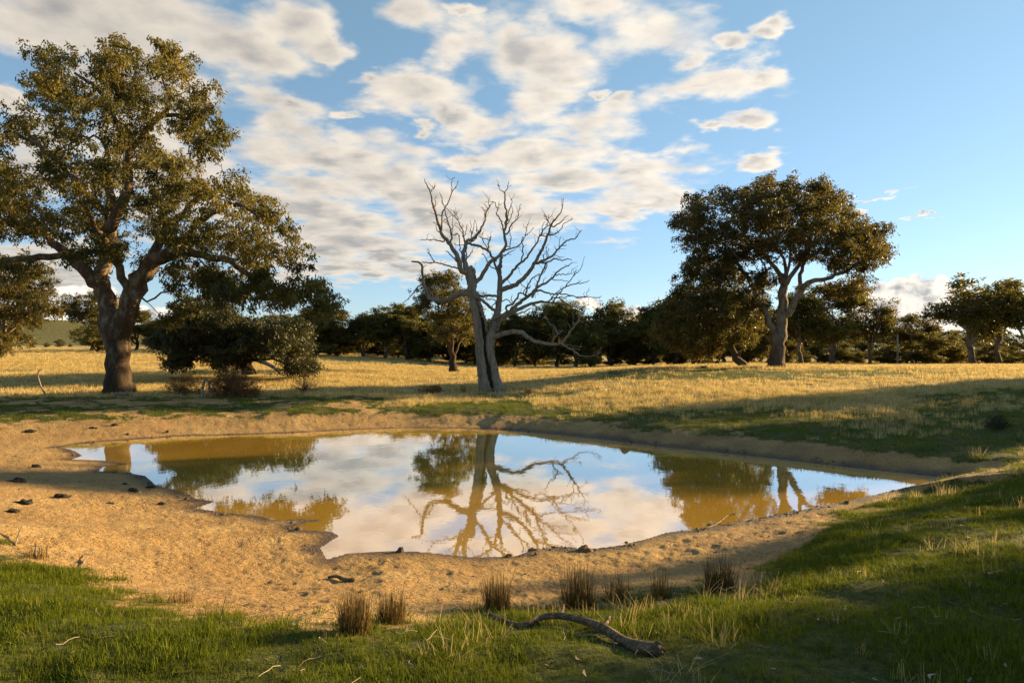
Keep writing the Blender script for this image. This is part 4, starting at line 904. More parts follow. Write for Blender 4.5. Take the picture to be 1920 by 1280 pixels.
        [A3([(880, 165), (940, 200), (990, 200), (1050, 192), (1135, 210)]), 15, 15, 0.3, [A4([(240, 140), (290, 125), (330, 150), (362, 182)]), 7, 5]],
        [A4([(290, 210), (350, 185), (390, 140), (412, 105), (425, 70), (470, 85)]), 12, 8, -1.0, [A4([(345, 150), (352, 85)]), 5, 3], [A4([(475, 110), (480, 60), (510, 10)]), 7, 5], [A4([(150, 340), (210, 300)]), 14, 12], [A4([(192, 465), (215, 400), (242, 340)]), 9, 6], [A4([(505, 45), (540, 30), (545, 0)]), 7, 3]],
        [A4([(120, 535), (220, 505), (330, 485), (430, 480), (500, 520), (570, 565), (650, 592), (740, 610), (830, 610), (890, 580), (930, 530), (990, 440), (1040, 370), (1080, 310), (1095, 270)]), 34, 4, -2.4,
            [A4([(775, 605), (800, 550), (840, 500), (880, 480)]), 10, 6], [A4([(835, 490), (800, 420), (750, 390), (720, 330), (700, 300)]), 8, 3], [A4([(830, 470), (890, 465), (920, 480)]), 6, 3], [A4([(930, 525), (960, 470), (1000, 430), (1030, 400)]), 6, 3],
            [A4([(850, 612), (920, 640), (970, 670), (1040, 720), (1080, 738), (1200, 735), (1280, 690)]), 11, 2.5], [A4([(940, 655), (1010, 662), (1060, 678)]), 5, 2.5], [A4([(1040, 375), (1100, 400), (1140, 440)]), 4, 2], [A4([(860, 610), (960, 630), (1080, 640)]), 4, 2], [A4([(1000, 430), (990, 340), (970, 220), (950, 190)]), 4, 2]],
    ]
    for bo in boughs:
        (pts, mp), r0, r1, dep = bo[:4]
        Mb = Mesh(); Q = bring(pts, mp, r0, r1, dep); put(Mb, Q); fam = [Q]
        for (p2, mp2), a0, a1 in bo[4:]:
            q2 = bring(p2, mp2, a0, a1, own=fam); fam.append(q2); put(Mb, q2)
        Mb.build('bough', M_dead, root)
dead_tree()

# ------------------------------------------------------------------ far trees: a few kinds, copied
def far_kind(kind, seed):
    """a 10 m tree at the origin: 0 round with a low crown, 1 open umbrella on bare limbs, 2 shaggy to the ground, 3 tall and loose"""
    r = np.random.default_rng(seed)
    h0 = {0: 1.6, 1: 3.4, 2: 0.6, 3: 2.6}[kind]; wid = {0: 3.6, 1: 4.8, 2: 3.4, 3: 3.0}[kind]
    n = {0: 150, 1: 130, 2: 150, 3: 130}[kind]
    lobes = []
    for i in range(11):
        a = r.uniform(0, 6.28); u = r.uniform(0, 1); hz = h0 + 1.2 + (8.6 - h0 - 1.2) * u
        prof = (math.sin(math.pi * (0.15 + 0.8 * u)) if kind != 1 else 0.5 + 0.55 * u if u < .8 else .75)
        lobes.append((math.cos(a) * wid * 0.68 * prof, math.sin(a) * wid * 0.68 * prof, hz, r.uniform(1.0, 1.75) * (0.8 if kind == 3 else 1)))
    lobes.append((0, 0, 8.6, 1.5)); lobes.append((r.normal() * .8, r.normal() * .8, 6.5, 1.8))
    T = []
    while len(T) < n:
        l = lobes[r.integers(0, len(lobes))]; d = r.normal(0, 1, 3); d /= np.linalg.norm(d); rr = l[3] * r.uniform(0.45, 1) ** 0.5
        p = np.array(l[:3]) + d * rr * np.array([1, 1, 0.72])
        if p[2] > h0 * 0.7: T.append(p)
    T = np.array(T); T[:, 2] *= 9.75 / T[:, 2].max()
    L = [([(0, 0, -0.3, .34), (0.05, 0, .5, .27), (r.normal() * .15, r.normal() * .15, h0 * 0.8 + .3, .22), (r.normal() * .4, r.normal() * .4, h0 + 2.0, .15), (r.normal() * .6, r.normal() * .6, 7.5, .06)], None)]
    for i in range(4 if kind in (1, 3) else 3):
        a = i * 2.1 + r.uniform(-.5, .5); o = wid * r.uniform(.45, .7)
        L.append(([(0, 0, h0 * r.uniform(.5, 1.0) + .2, .16), (math.cos(a) * o * .4, math.sin(a) * o * .4, h0 + 1.6, .12), (math.cos(a) * o * .8, math.sin(a) * o * .8, h0 + 3.4, .07), (math.cos(a) * o, math.sin(a) * o, h0 + 4.6, .04)], 0))
    name = {0: 'round_gum_tree', 1: 'open_gum_tree', 2: 'shaggy_tree', 3: 'tall_gum_tree'}[kind]
    root = empty(name, (0, 0, -50), 'x', 'tree')
    pos, par, rad, limb, n0 = grow(L, T, r, 0.25, 0.45, 0.07)
    wood(pos, par, rad, np.zeros_like(limb), n0, 0.014, 0.47, ['trunk'], [M_bark_pale if kind in (1, 3) else M_bark_dark], root, 0.08, (9, 5, 3))
    m = Mesh(); leaves(m, T, 105 if kind != 1 else 90, np.array((.62, .62, .45)), 0.34, 0.065, r, 0.45)
    m.build('crown', M_leaf_far, root, False)
    return root
KINDS = {k: [far_kind(k, 100 + k * 7 + i) for i in range(n)] for k, n in ((0, 3), (1, 2), (2, 2), (3, 2))}
_used = set(); _kc = {}
def far_tree(kind, px, base_y, top_y, wpx, D, label, group):
    v = _kc.get(kind, 0); _kc[kind] = v + 1; src = KINDS[kind][v % len(KINDS[kind])]
    x = (px - CX) / F * D; z = tz(x, D) - 0.1
    H = (HC - (top_y - HZ) / F * D) - z
    wid = {0: 8.6, 1: 11.0, 2: 8.2, 3: 7.4}[kind]
    sx = 1.35 * wpx * D / F / wid; sz = H / 10.0
    sx = min(max(sx, sz * 0.62), sz * 1.75)
    rz = rng.uniform(0, 6.28)
    if src.name not in _used:
        _used.add(src.name); src.location = (x, D, z); src.scale = (sx, sx, sz); src.rotation_euler = (0, 0, rz); src['label'] = label; src['group'] = group
        return src
    return copy_thing(src, (x, D, z), (sx, sx, sz), rz, label, group)
ORD = ['first', 'second', 'third', 'fourth', 'fifth', 'sixth', 'seventh', 'eighth', 'ninth', 'tenth', 'eleventh', 'twelfth']
KN = {0: 'round dark tree', 1: 'open pale stemmed tree', 2: 'shaggy dark tree', 3: 'tall loose tree'}
def row(spec, where, group):
    for i, (k, px, by, ty, w, D) in enumerate(spec):
        ty -= rng.uniform(0, 13)
        far_tree(k, px, by, ty, w, D, f'{KN[k]} {ORD[i]} from the left {where}', group)
G = 'gum trees of the far treeline'
row([(1, 172, 655, 556, 105, 104), (2, 182, 655, 606, 80, 98), (0, 255, 655, 585, 80, 112), (2, 300, 655, 600, 70, 112)], 'among far trees by the huge trunk', G)
row([(0, 345, 657, 600, 90, 112), (2, 400, 657, 605, 80, 110), (0, 520, 660, 592, 90, 108), (0, 590, 660, 586, 100, 104), (2, 632, 662, 594, 90, 102), (0, 682, 664, 594, 95, 102), (3, 722, 668, 578, 70, 101), (0, 762, 670, 577, 95, 100), (2, 806, 674, 584, 90, 101)], 'in far row between spreading and bare tree', G)
row([(0, 845, 676, 592, 90, 104), (0, 890, 680, 596, 90, 103), (2, 935, 686, 602, 80, 102), (0, 965, 690, 588, 80, 100)], 'of far trees behind the bare trunk', G)
row([(2, 1003, 690, 592, 80, 101), (0, 1045, 692, 574, 100, 100), (3, 1080, 692, 580, 80, 97), (2, 1108, 690, 612, 70, 94), (0, 1146, 690, 570, 105, 100), (2, 1190, 690, 604, 70, 101), (0, 1226, 689, 574, 85, 99), (0, 1266, 689, 566, 100, 100)], 'in far row between bare and crooked tree', G)
row([(2, 1300, 688, 590, 90, 103), (0, 1345, 688, 600, 90, 104), (2, 1400, 686, 600, 90, 102), (0, 1440, 686, 590, 80, 104)], 'in far row under the domed crown', G)
row([(3, 1502, 684, 548, 90, 100), (3, 1560, 683, 542, 120, 98), (1, 1632, 683, 564, 100, 98), (1, 1712, 683, 596, 95, 101), (2, 1738, 683, 628, 70, 96), (2, 1780, 683, 640, 70, 100), (1, 1826, 684, 528, 190, 88), (3, 1872, 685, 540, 100, 92), (1, 1925, 686, 545, 130, 84)], 'far right of the domed gum tree', G)
for i in range(44):
    px = 290 + i * 38 + rng.uniform(-12, 12); k = int(rng.choice([0, 2, 2, 2])); D = rng.uniform(122, 140)
    by = np.interp(px, [300, 600, 900, 1200, 1900], [652, 656, 674, 682, 680]); ty = np.interp(px, [300, 600, 900, 1200, 1480, 1900], [606, 598, 596, 596, 606, 626]) + rng.uniform(-8, 10)
    far_tree(k, px, by, ty, 90, D, 'dark tree of the shadowed back row behind the far treeline', 'dark trees behind the far treeline')
for i, px in enumerate([-30, 20, 62, 88, 112, 132, 215, 235]):
    far_tree(2, px, 655, [640, 634, 640, 642, 636, 644, 630, 628][i], 40, 135 + 6 * i, 'low shrub tree in the hedge line at the foot of the green hill', 'low shrub trees below the hill')
for i, px in enumerate(np.linspace(585, 1310, 24)):
    by = np.interp(px, [585, 900, 1000, 1310], [661, 678, 690, 688]); D = rng.uniform(104, 112)
    far_tree(2, px + rng.uniform(-9, 9), by, by - rng.uniform(26, 44), 52, D, 'low dark scrub filling the foot of the far treeline', 'low scrub under the far treeline')
for i, px in enumerate(np.linspace(1470, 1930, 14)):
    far_tree(2, px + rng.uniform(-9, 9), 683, 683 - rng.uniform(24, 50), 50, rng.uniform(106, 118), 'low dark scrub filling the foot of the far treeline', 'low scrub under the far treeline')
for px, D, ty in ((-420, 100, 560), (-250, 95, 575), (-120, 100, 590), (2080, 95, 560), (2220, 100, 550), (2350, 95, 570)):
    far_tree(0, px, 680, ty, 110, D, 'gum tree of the far treeline beyond the edge of the picture', 'gum trees beyond the picture edge')
# the trees to the right of the view that shade the near bank
for kind, al, la, H, W in ((3, 66, 17.2, 17.6, 4.0), (0, 64, 12.9, 13.8, 6.4), (2, 60, 10.4, 11.3, 2.8), (3, 52, 5.0, 11.3, 1.3), (0, 51, 1.7, 12.4, 4.2), (0, 49, -2.4, 13.0, 4.6), (0, 48, -6.5, 12.8, 6)):
    sx_, sy_ = math.sin(R(SUN_AZ)), math.cos(R(SUN_AZ))
    x = sx_ * al - sy_ * la; y = sy_ * al + sx_ * la
    far_tree(kind, CX + F * x / y, 0, HZ - (tz(x, y) - 0.1 + H - HC) / y * F, W * F / y, y, 'gum tree standing right of the view whose shade falls across the pond bank', 'gum trees shading the near bank')

# ------------------------------------------------------------------ bushes, rushes
def bush(name, label, px, base_y, top_y, wpx, mat, twig_mat, seed, n=90, nl=40, ll=0.06, lw=0.014, group=None):
    g = ground_at(px, base_y); D = g[1]; k = D / F; H = max(0.1, (base_y - top_y) * k); W = wpx * k
    r = np.random.default_rng(seed); root = empty(name, tuple(g), label, 'bush', group)
    T = []
    while len(T) < n:
        d = r.uniform(-1, 1, 3); d[2] = abs(d[2])
        if (d ** 2).sum() < 1 and (d ** 2).sum() > r.uniform(0, .7): T.append(d * np.array([W / 2, W / 2.4, H]) * np.array([1, 1, .95]) + np.array([0, 0, 0.04]))
    T = np.array(T); m = Mesh()
    for p in T:
        b0 = np.array([r.normal(0, W * .06), r.normal(0, W * .06), -0.03]); mid = b0 * .5 + p * .5 + np.array([-p[0] * .15, -p[1] * .15, H * .08])
        Q = catmull(np.array([b0, mid, p * 1.04]), 0.15); m.tube(Q, np.linspace(0.011, 0.004, len(Q)) * max(1, W / 1.5), 3, 0, False)
    m.build('stems', twig_mat, root)
    m = Mesh(); leaves(m, T, nl, np.array((W * .07, W * .07, H * .09)), ll, lw, r, 0.1); m.build('foliage', mat, root, False)
    return root
M_twig = bark_material('dry_twig', (0.22, 0.15, 0.09), (0.14, 0.09, 0.05), (0.07, 0.045, 0.03), 0.5)
bush('bush', 'large rounded rust brown bush on the bank right of the huge trunk', 435, 744, 690, 104, M_brown_bush, M_twig, 31, 190, 46, 0.075, 0.013)
bush('bush', 'thin reddish brown bush left of the larger rust brown bush', 342, 742, 700, 72, M_brown_bush, M_twig, 32, 110, 30, 0.075, 0.012)
bush('bush', 'small sparse twiggy shrub on the grass right of the rust brown bush', 572, 738, 694, 56, M_brown_bush, M_twig, 33, 70, 14, 0.06, 0.012)
bush('bush', 'low dark brown clump of weeds in the dry grass left of the bare tree', 808, 738, 719, 50, M_brown_bush, M_twig, 34, 60, 20, 0.08, 0.014)
bush('bush', 'small dark prickly shrub on the green turf at the right edge', 1870, 806, 778, 40, M_leaf_dark, M_twig, 35, 60, 22, 0.04, 0.012)
bush('bush', 'tiny dry thistle close to the left of the bare tree', 868, 735, 719, 16, M_brown_bush, M_twig, 36, 22, 10, 0.07, 0.015)
bush('bush', 'low dark weed at the right foot of the bare tree', 992, 738, 731, 18, M_brown_bush, M_twig, 38, 22, 14, 0.06, 0.014)

def blade_mat(name, stops, transl=0.3):
    m, t = new_mat(name)
    rnd = t.node('ShaderNodeObjectInfo').outputs['Random']; tint = t.attr('tint')
    pos = t.node('ShaderNodeNewGeometry').outputs['Position']
    f = t.m('ADD', t.m('ADD', t.m('MULTIPLY', tint, 0.5), t.m('MULTIPLY', rnd, 0.25)), t.m('MULTIPLY_ADD', t.noise(pos, 0.45, 5, 0.65), 0.7, -0.18), clamp=True)
    col = t.ramp(f, stops)
    d = t.node('ShaderNodeBsdfPrincipled', {'Base Color': col, 'Roughness': 0.6}); d.inputs['Specular IOR Level'].default_value = 0.08
    tr = t.node('ShaderNodeBsdfTranslucent', {'Color': col})
    mx = t.node('ShaderNodeMixShader', {0: transl, 1: d.outputs[0], 2: tr.outputs[0]}); finish(t, mx.outputs[0]); return m
M_green = blade_mat('green_blades', [(0.15, (0.032, 0.050, 0.004)), (0.5, (0.105, 0.13, 0.009)), (0.75, (0.15, 0.165, 0.013)), (0.97, (0.27, 0.22, 0.05))], 0.4)
M_straw = blade_mat('dry_blades', [(0.2, (0.20, 0.135, 0.04)), (0.5, (0.46, 0.335, 0.12)), (0.8, (0.70, 0.54, 0.25))], 0.4)
M_rush = blade_mat('rush_blades', [(0.2, (0.030, 0.024, 0.008)), (0.5, (0.09, 0.06, 0.02)), (0.85, (0.24, 0.15, 0.05))], 0.2)

def blades(mesh, n, rad, h0, h1, w, lean, r, seg=3, base=(0, 0, 0), curl=0.3, lean_dir=None, tmu=None):
    a = r.uniform(0, 6.283, n); q = rad * np.sqrt(r.uniform(0, 1, n))
    b = np.stack([np.cos(a) * q, np.sin(a) * q, np.full(n, -0.015)], -1) + np.array(base)
    h = r.uniform(h0, h1, n); az = a + r.normal(0, 0.8, n); l = np.abs(r.normal(0, lean, n))
    d = np.stack([np.cos(az) * np.sin(l), np.sin(az) * np.sin(l), np.cos(l)], -1)
    if lean_dir is not None: d += np.array(lean_dir); d /= np.linalg.norm(d, axis=1)[:, None]
    wd = np.stack([-np.sin(az + r.normal(0, .8, n)), np.cos(az), np.zeros(n)], -1); wd /= np.linalg.norm(wd, axis=1)[:, None]
    out = []; ww = w * r.uniform(.6, 1.4, n)
    for i in range(seg + 1):
        u = i / seg
        c = b + d * (h * u)[:, None] + np.stack([d[:, 0], d[:, 1], -0.35 * np.ones(n) * l], -1) * (h * curl * u * u)[:, None]
        s_ = (ww * (1 - u) ** 0.7 + 0.0006)[:, None]
        out += [c - wd * s_, c + wd * s_]
    V = np.stack(out, 1).reshape(-1, 3); k = 2 * (seg + 1)
    f = np.concatenate([np.stack([np.arange(n) * k + 2 * i, np.arange(n) * k + 2 * i + 1, np.arange(n) * k + 2 * i + 3, np.arange(n) * k + 2 * i + 2], -1) for i in range(seg)])
    t = np.clip(r.normal(0.5, 0.32, n) if tmu is None else r.normal(tmu, 0.2, n), 0, 1)
    mesh.add(V, f, np.repeat(t, k))

def rush(px, base_y, wpx, hpx, label, seed, n=150, lean=0.19):
    n = int(n * 1.35); hpx *= 0.9
    g = ground_at(px, base_y); k = g[1] / F; r = np.random.default_rng(seed)
    root = empty('rush_clump', tuple(g), label, 'rushes', 'rush clumps on the near mud bank')
    m = Mesh(); blades(m, n, wpx * k * .40, hpx * k * .35, hpx * k * 1.0, 0.0017, lean, r, 4, curl=0.06)
    blades(m, n // 4, wpx * k * .45, hpx * k * .15, hpx * k * .4, 0.0026, 0.6, r, 4, curl=0.2)
    blades(m, n // 12, wpx * k * .3, hpx * k * .9, hpx * k * 1.2, 0.0018, lean * 1.6, r, 4, curl=0.1)
    m.build('stems', M_rush, root, False)
    m = Mesh(); blades(m, n // 3, wpx * k * .5, hpx * k * .08, hpx * k * .2, 0.003, 0.7, r, 3); m.build('base_leaves', M_green, root, False)
rush(664, 1186, 74, 88, 'widest brown rush clump, leftmost of the large ones on the near bank', 41, 330)
rush(735, 1166, 60, 68, 'rush clump touching the right side of the widest clump', 42, 240)
rush(932, 1140, 56, 76, 'upright dense rush clump just above the thin end of the fallen branch', 43, 240)
rush(1084, 1141, 78, 92, 'tallest spreading rush clump above the middle of the fallen branch', 44, 280, 0.22)
rush(1158, 1126, 54, 56, 'low rush clump between the tallest spreading one and a thin one', 45, 150, 0.2)
rush(1240, 1124, 46, 66, 'thin rush clump with few stems above the thick end of the branch', 46, 110, 0.2)
rush(1348, 1108, 66, 82, 'untidy leaning rush clump at the right end of the row', 47, 230, 0.28)
rush(340, 1130, 44, 34, 'small dry tuft on the mud at the left, far from the other rushes', 48, 60, 0.3)
rush(66, 1046, 46, 30, 'small dry tuft on the grass lip at the left edge', 49, 70, 0.35)

# ------------------------------------------------------------------ fallen wood, posts, clods
def stick(name, label, pts, r0, r1, cat='branch', group=None, mat=None, lift=0.0, rough=0.12, rads=None, sides=12):
    P = []
    for i, p in enumerate(pts):
        g = ground_at(p[0], p[1]); P.append([g[0], g[1], g[2] + lift + (p[2] if len(p) > 2 else 0)])
    P = np.array(P); b = P.mean(0).copy(); b[2] = P[:, 2].min()
    k = b[1] / F; rr = (np.array(rads) if rads else np.linspace(r0, r1, len(P))) * k
    P4 = np.concatenate([P - b, rr[:, None]], 1); P4[:, 2] += P4[:, 3] * 0.75
    Q = catmull(P4, max(0.02, 0.012 * b[1])); M = Mesh(); M.tube(Q[:, :3], Q[:, 3], sides, rough, True, int(abs(pts[0][0])))
    o = M.build(name, mat or M_dead, None); o.location = b
    return tag(o, label, cat, group)
M_log = bark_material('brown_weathered_log', (0.30, 0.22, 0.14), (0.16, 0.105, 0.06), (0.035, 0.024, 0.016), 0.5, 0.0, (1.3, 9.0, 9.0), (0.25, 2.2, 2.2))
lg = stick('fallen_branch', 'long crooked fallen branch lying on the grass before the rush clumps', [(915, 1152), (958, 1172, 0.0), (985, 1178, .0), (1010, 1172, .035), (1050, 1172, .045), (1100, 1182, .04), (1132, 1192, .025), (1170, 1210), (1205, 1224), (1236, 1230)], 0, 0, 'branch', None, M_log, 0, 0.34, [2.6, 5, 6.5, 5.6, 6.6, 6.8, 8.4, 8.6, 11, 11.5], 18)
def side_twig(parent, pts, r0, r1):
    P = np.array([ground_at(p[0], p[1]) + np.array([0, 0, p[2]]) for p in pts]) - np.array(parent.location)
    Q = catmull(np.concatenate([P, np.linspace(r0, r1, len(P))[:, None]], 1), 0.03); M = Mesh(); M.tube(Q[:, :3], Q[:, 3], 6, 0.0); M.build('side_twig', M_log, parent)
side_twig(lg, [(1052, 1170, .06), (1056, 1164, .085), (1057, 1160, .10)], .014, .008)
side_twig(lg, [(1128, 1192, .05), (1139, 1188, .08), (1143, 1184, .095)], .016, .010)
for a_, h_ in ((1229, .05), (1236, .02), (1233, .075), (1240, .04)): side_twig(lg, [(1222, 1228, .03), (a_, 1230, h_), (a_ + 10, 1233, h_ * .9)], .020, .004)
side_twig(lg, [(1112, 1190, .03), (1132, 1197, .03), (1148, 1204, .03), (1152, 1220, .0)], .009, .004)
stick('fallen_branch', 'pale grey fallen limb sloping from the dark spreading tree into the grass', [(470, 694, .9), (488, 697, .7), (510, 698, .35), (526, 702, 0.0)], 5, 2.5)
stick('fallen_branch', 'bent bare stick standing up from the dry grass left of the huge trunk', [(86, 742), (76, 738, .35), (71, 738, .8), (72, 738, 1.05), (80, 738, 1.2)], 1.8, 1.0)
stick('fallen_branch', 'pale arched dead branch between the two rust brown bushes', [(378, 746), (381, 744, .5), (386, 744, .8), (392, 744, .55), (391, 745, .05)], 3.0, 1.6)
stick('fallen_branch', 'pale fallen timber lying against the foot of the huge trunk', [(216, 742), (235, 743, .06), (250, 743, .02)], 3.5, 2.5)
stick('fallen_branch', 'thin curved branch lying half in the water at the right shore', [(1318, 994), (1345, 986, .03), (1365, 978, .09), (1378, 976, .1), (1388, 982, .03)], 1.5, .8)
stick('fallen_branch', 'pale slanting stick propped on the mud at the left edge', [(28, 1024), (36, 1010, .05), (43, 1004, .12)], 1.6, .9)
stick('fallen_branch', 'short pale upright stick on the left grass lip', [(66, 1044), (67, 1040, .06), (68, 1040, .1)], 2.2, 1.5)
stick('fallen_branch', 'thin pale stick leaning on mud right of the left grass lip', [(152, 1062), (164, 1050, .03), (176, 1042, .06)], 1.2, .7)
stick('fallen_branch', 'dark thin twig lying flat on the mud above the left grass', [(232, 1110), (256, 1111), (281, 1114)], 1.4, .7, mat=M_log)
stick('fallen_branch', 'tall thin brown stem rising from grass left of the widest rush clump', [(412, 1170), (418, 1166, .08), (424, 1166, .17)], 1.3, .6, mat=M_twig)
stick('fallen_branch', 'dark root end on the mud left of the widest rush clump', [(616, 1084), (632, 1086, .02), (646, 1090, .0), (664, 1090)], 2.5, 4.0, mat=M_log)
stick('fallen_branch', 'bent pale straw stick between the widest and the upright rush clumps', [(845, 1148), (856, 1144, .02), (868, 1143, .015)], 1.1, .9)
stick('fallen_branch', 'thin dark twig on the earth above the thin end of the fallen branch', [(872, 1148), (892, 1150), (912, 1152)], 1.5, 1.0, mat=M_log)
tw = [(735, 1222, 748, 1212), (752, 1240, 757, 1228), (842, 1212, 852, 1196), (940, 1208, 951, 1202), (1078, 1228, 1100, 1240), (1190, 1236, 1199, 1226), (1330, 1118, 1360, 1124), (1268, 1238, 1282, 1230), (178, 1212, 214, 1200), (512, 1196, 550, 1186), (1490, 1170, 1520, 1180), (1600, 1230, 1640, 1214), (1450, 1230, 1462, 1215), (1700, 1160, 1735, 1170)]
for i, (a, b_, c, d) in enumerate(tw):
    stick('twig', f'small pale twig lying in the foreground grass, {"leftmost" if a == 178 else ORD[min(11, sorted(t_[0] for t_ in tw).index(a))] + " from the left" if sorted(t_[0] for t_ in tw).index(a) < 12 else "near the right edge below the mud" if a > 1650 else "second from the right"}', [(a, b_, .02), ((a + c) / 2, (b_ + d) / 2, .035), (c, d, .025)], 0.8, .5, 'twig', 'pale twigs in the foreground grass', mat=M_twig, sides=5)

def clod(name, label, px, py, w, h, mat, group, seed, cat='clod'):
    g = ground_at(px, py); k = g[1] / F; r = np.random.default_rng(seed)
    W, Hh = w * k / 2, h * k
    nu, nv = 18, 9; V = []; 
    for i in range(nv):
        ph = (i / (nv - 1)) * math.pi * 0.5
        for j in range(nu):
            a = j / nu * 6.283
            q = 1 + 0.9 * (fbm(np.array([math.cos(a) * 2.2 + seed * 3.1]), np.array([math.sin(a) * 2.2 + ph * 2.0]), 3, seed)[0] - .5)
            V.append((math.cos(a) * math.cos(ph) * W * q, math.sin(a) * math.cos(ph) * W * .75 * q, (math.sin(ph) ** .8) * Hh * q * (0.55 + 0.7 * vnoise(np.array([math.cos(a) * math.cos(ph) * 3 + seed]), np.array([math.sin(a) * math.cos(ph) * 3]), seed + 5)[0]) - 0.01))
    Fc = [(i * nu + j, i * nu + (j + 1) % nu, (i + 1) * nu + (j + 1) % nu, (i + 1) * nu + j) for i in range(nv - 1) for j in range(nu)]
    o = mesh_obj(name, V, Fc, mat, None, True); o.location = g; o.rotation_euler = (0, 0, r.uniform(-.5, .5))
    return tag(o, label, cat, group)
def soilmat(name, col, rough=0.95):
    m, t = new_mat(name); pos = t.node('ShaderNodeNewGeometry').outputs['Position']
    n = t.noise(pos, 30, 5, 0.65)
    b = t.node('ShaderNodeBsdfPrincipled', {'Base Color': t.mix(t.mapr(n, .3, .7, 0, 1), C4(*[c * .5 for c in col]), C4(*[c * 1.2 for c in col])), 'Roughness': rough})
    bp = t.node('ShaderNodeBump', {'Strength': .9, 'Distance': .03, 'Height': n}); t.l.new(bp.outputs[0], b.inputs['Normal'])
    finish(t, b.outputs[0]); return m
M_dung = soilmat('dark_dung', (0.022, 0.016, 0.012)); M_clay = soilmat('clay_lump', (0.20, 0.115, 0.05)); M_stone = soilmat('wet_stone', (0.09, 0.065, 0.045))
GD = 'dark dung pats on the left mud'
for i, (px, py, w, h, lab) in enumerate([(67, 876, 18, 6, 'black dung pat nearest the left water tip'), (30, 904, 34, 8, 'broad black dung pat by the left edge, upper of two'), (45, 944, 32, 8, 'broad black dung pat by the left edge, lower of two'), (22, 959, 26, 6, 'flat crumbled dung pat lowest at the left edge'), (116, 933, 28, 7, 'dark crescent dung pat right of the two broad ones'),
        (250, 920, 22, 6, 'dark dung pat close to the inlet of the pond'), (233, 908, 12, 4, 'little dark dung pat above the one by the inlet'), (283, 914, 18, 5, 'dark dung pat on the mud edge touching the reflection'), (205, 944, 18, 4, 'thin dark dung pat in the middle of the left mud'), (303, 946, 16, 5, 'dark dung pat below the inlet mud tongue'),
        (57, 809, 24, 4, 'flat dark dung pat on the far left mud'), (176, 803, 16, 3, 'small flat dung pat far behind the left water tip'), (215, 799, 12, 4, 'small dung pat right of the flat far one')]):
    clod('dung_pat', lab, px, py, w, h, M_dung, GD, 60 + i, 'dung')
GS = 'lumps along the water edge'
for i, (px, py, w, h, mt, lab) in enumerate([(750, 1034, 16, 10, M_stone, 'dark round stone at the near water edge'), (1097, 1032, 30, 9, M_clay, 'long brown clay lump at the near water edge right of the reflection'), (1000, 1032, 22, 5, M_clay, 'flat clay lump at the tip of the reflected boughs'), (955, 1044, 18, 6, M_clay, 'small clay lump in the notch of the near shore'),
        (314, 811, 8, 6, M_stone, 'dark stone on the far shore, right one of two'), (240, 817, 8, 5, M_stone, 'dark stone on the far shore, left one of two'), (1172, 800, 20, 7, M_clay, 'grassy earth lump on top of the far bank'), (1320, 690, 14, 5, M_stone, 'dark low log end under the bushy crooked gum')]):
    clod('lump', lab, px, py, w, h, mt, GS, 90 + i, 'lump')

def pole(name, label, px, base_y, top_y, wpx, D, arm=None):
    x = (px - CX) / F * D; z = tz(x, D); H = HC - (top_y - HZ) / F * D - z; k = D / F
    M = Mesh(); M.tube(np.array([[0, 0, -.3], [0, 0, H * .5], [0, 0, H]]), np.array([1.15, 1, .85]) * wpx * k / 2, 8, 0)
    o = empty(name, (x, D, z), label, 'pole'); M.build('shaft', M_dead, o)
    if arm:
        A = Mesh(); A.tube(np.array([[-arm * k, 0.05, H * .93], [arm * k, 0.05, H * .93]]), np.array([1, 1]) * wpx * k / 2.6, 6, 0); A.build('crossarm', M_dead, o)
pole('utility_pole', 'thin grey timber pole before the trees of the right field', 1683, 683, 628, 3.2, 88)
pole('utility_pole', 'tall thin pole with crossarm on the green hill left of the huge trunk', 117, 612, 552, 2.2, 405, 4)
for i, (px, by, ty, lab) in enumerate([(739, 674, 665, 'short pale fence post at the foot of the far treeline, rightmost of three'), (688, 671, 663, 'short fence post at the foot of the far treeline, middle of three'), (640, 668, 660, 'short fence post at the foot of the far treeline, leftmost of three')]):
    g = ground_at(px, by, 60, 130); k = g[1] / F
    M = Mesh(); M.tube(np.array([[0, 0, -.2], [0, 0, (by - ty) * k]]), np.array([1, .9]) * 1.6 * k, 7, 0); o = M.build('fence_post', M_dead); o.location = g
    tag(o, lab, 'fence post', 'fence posts below the far treeline')

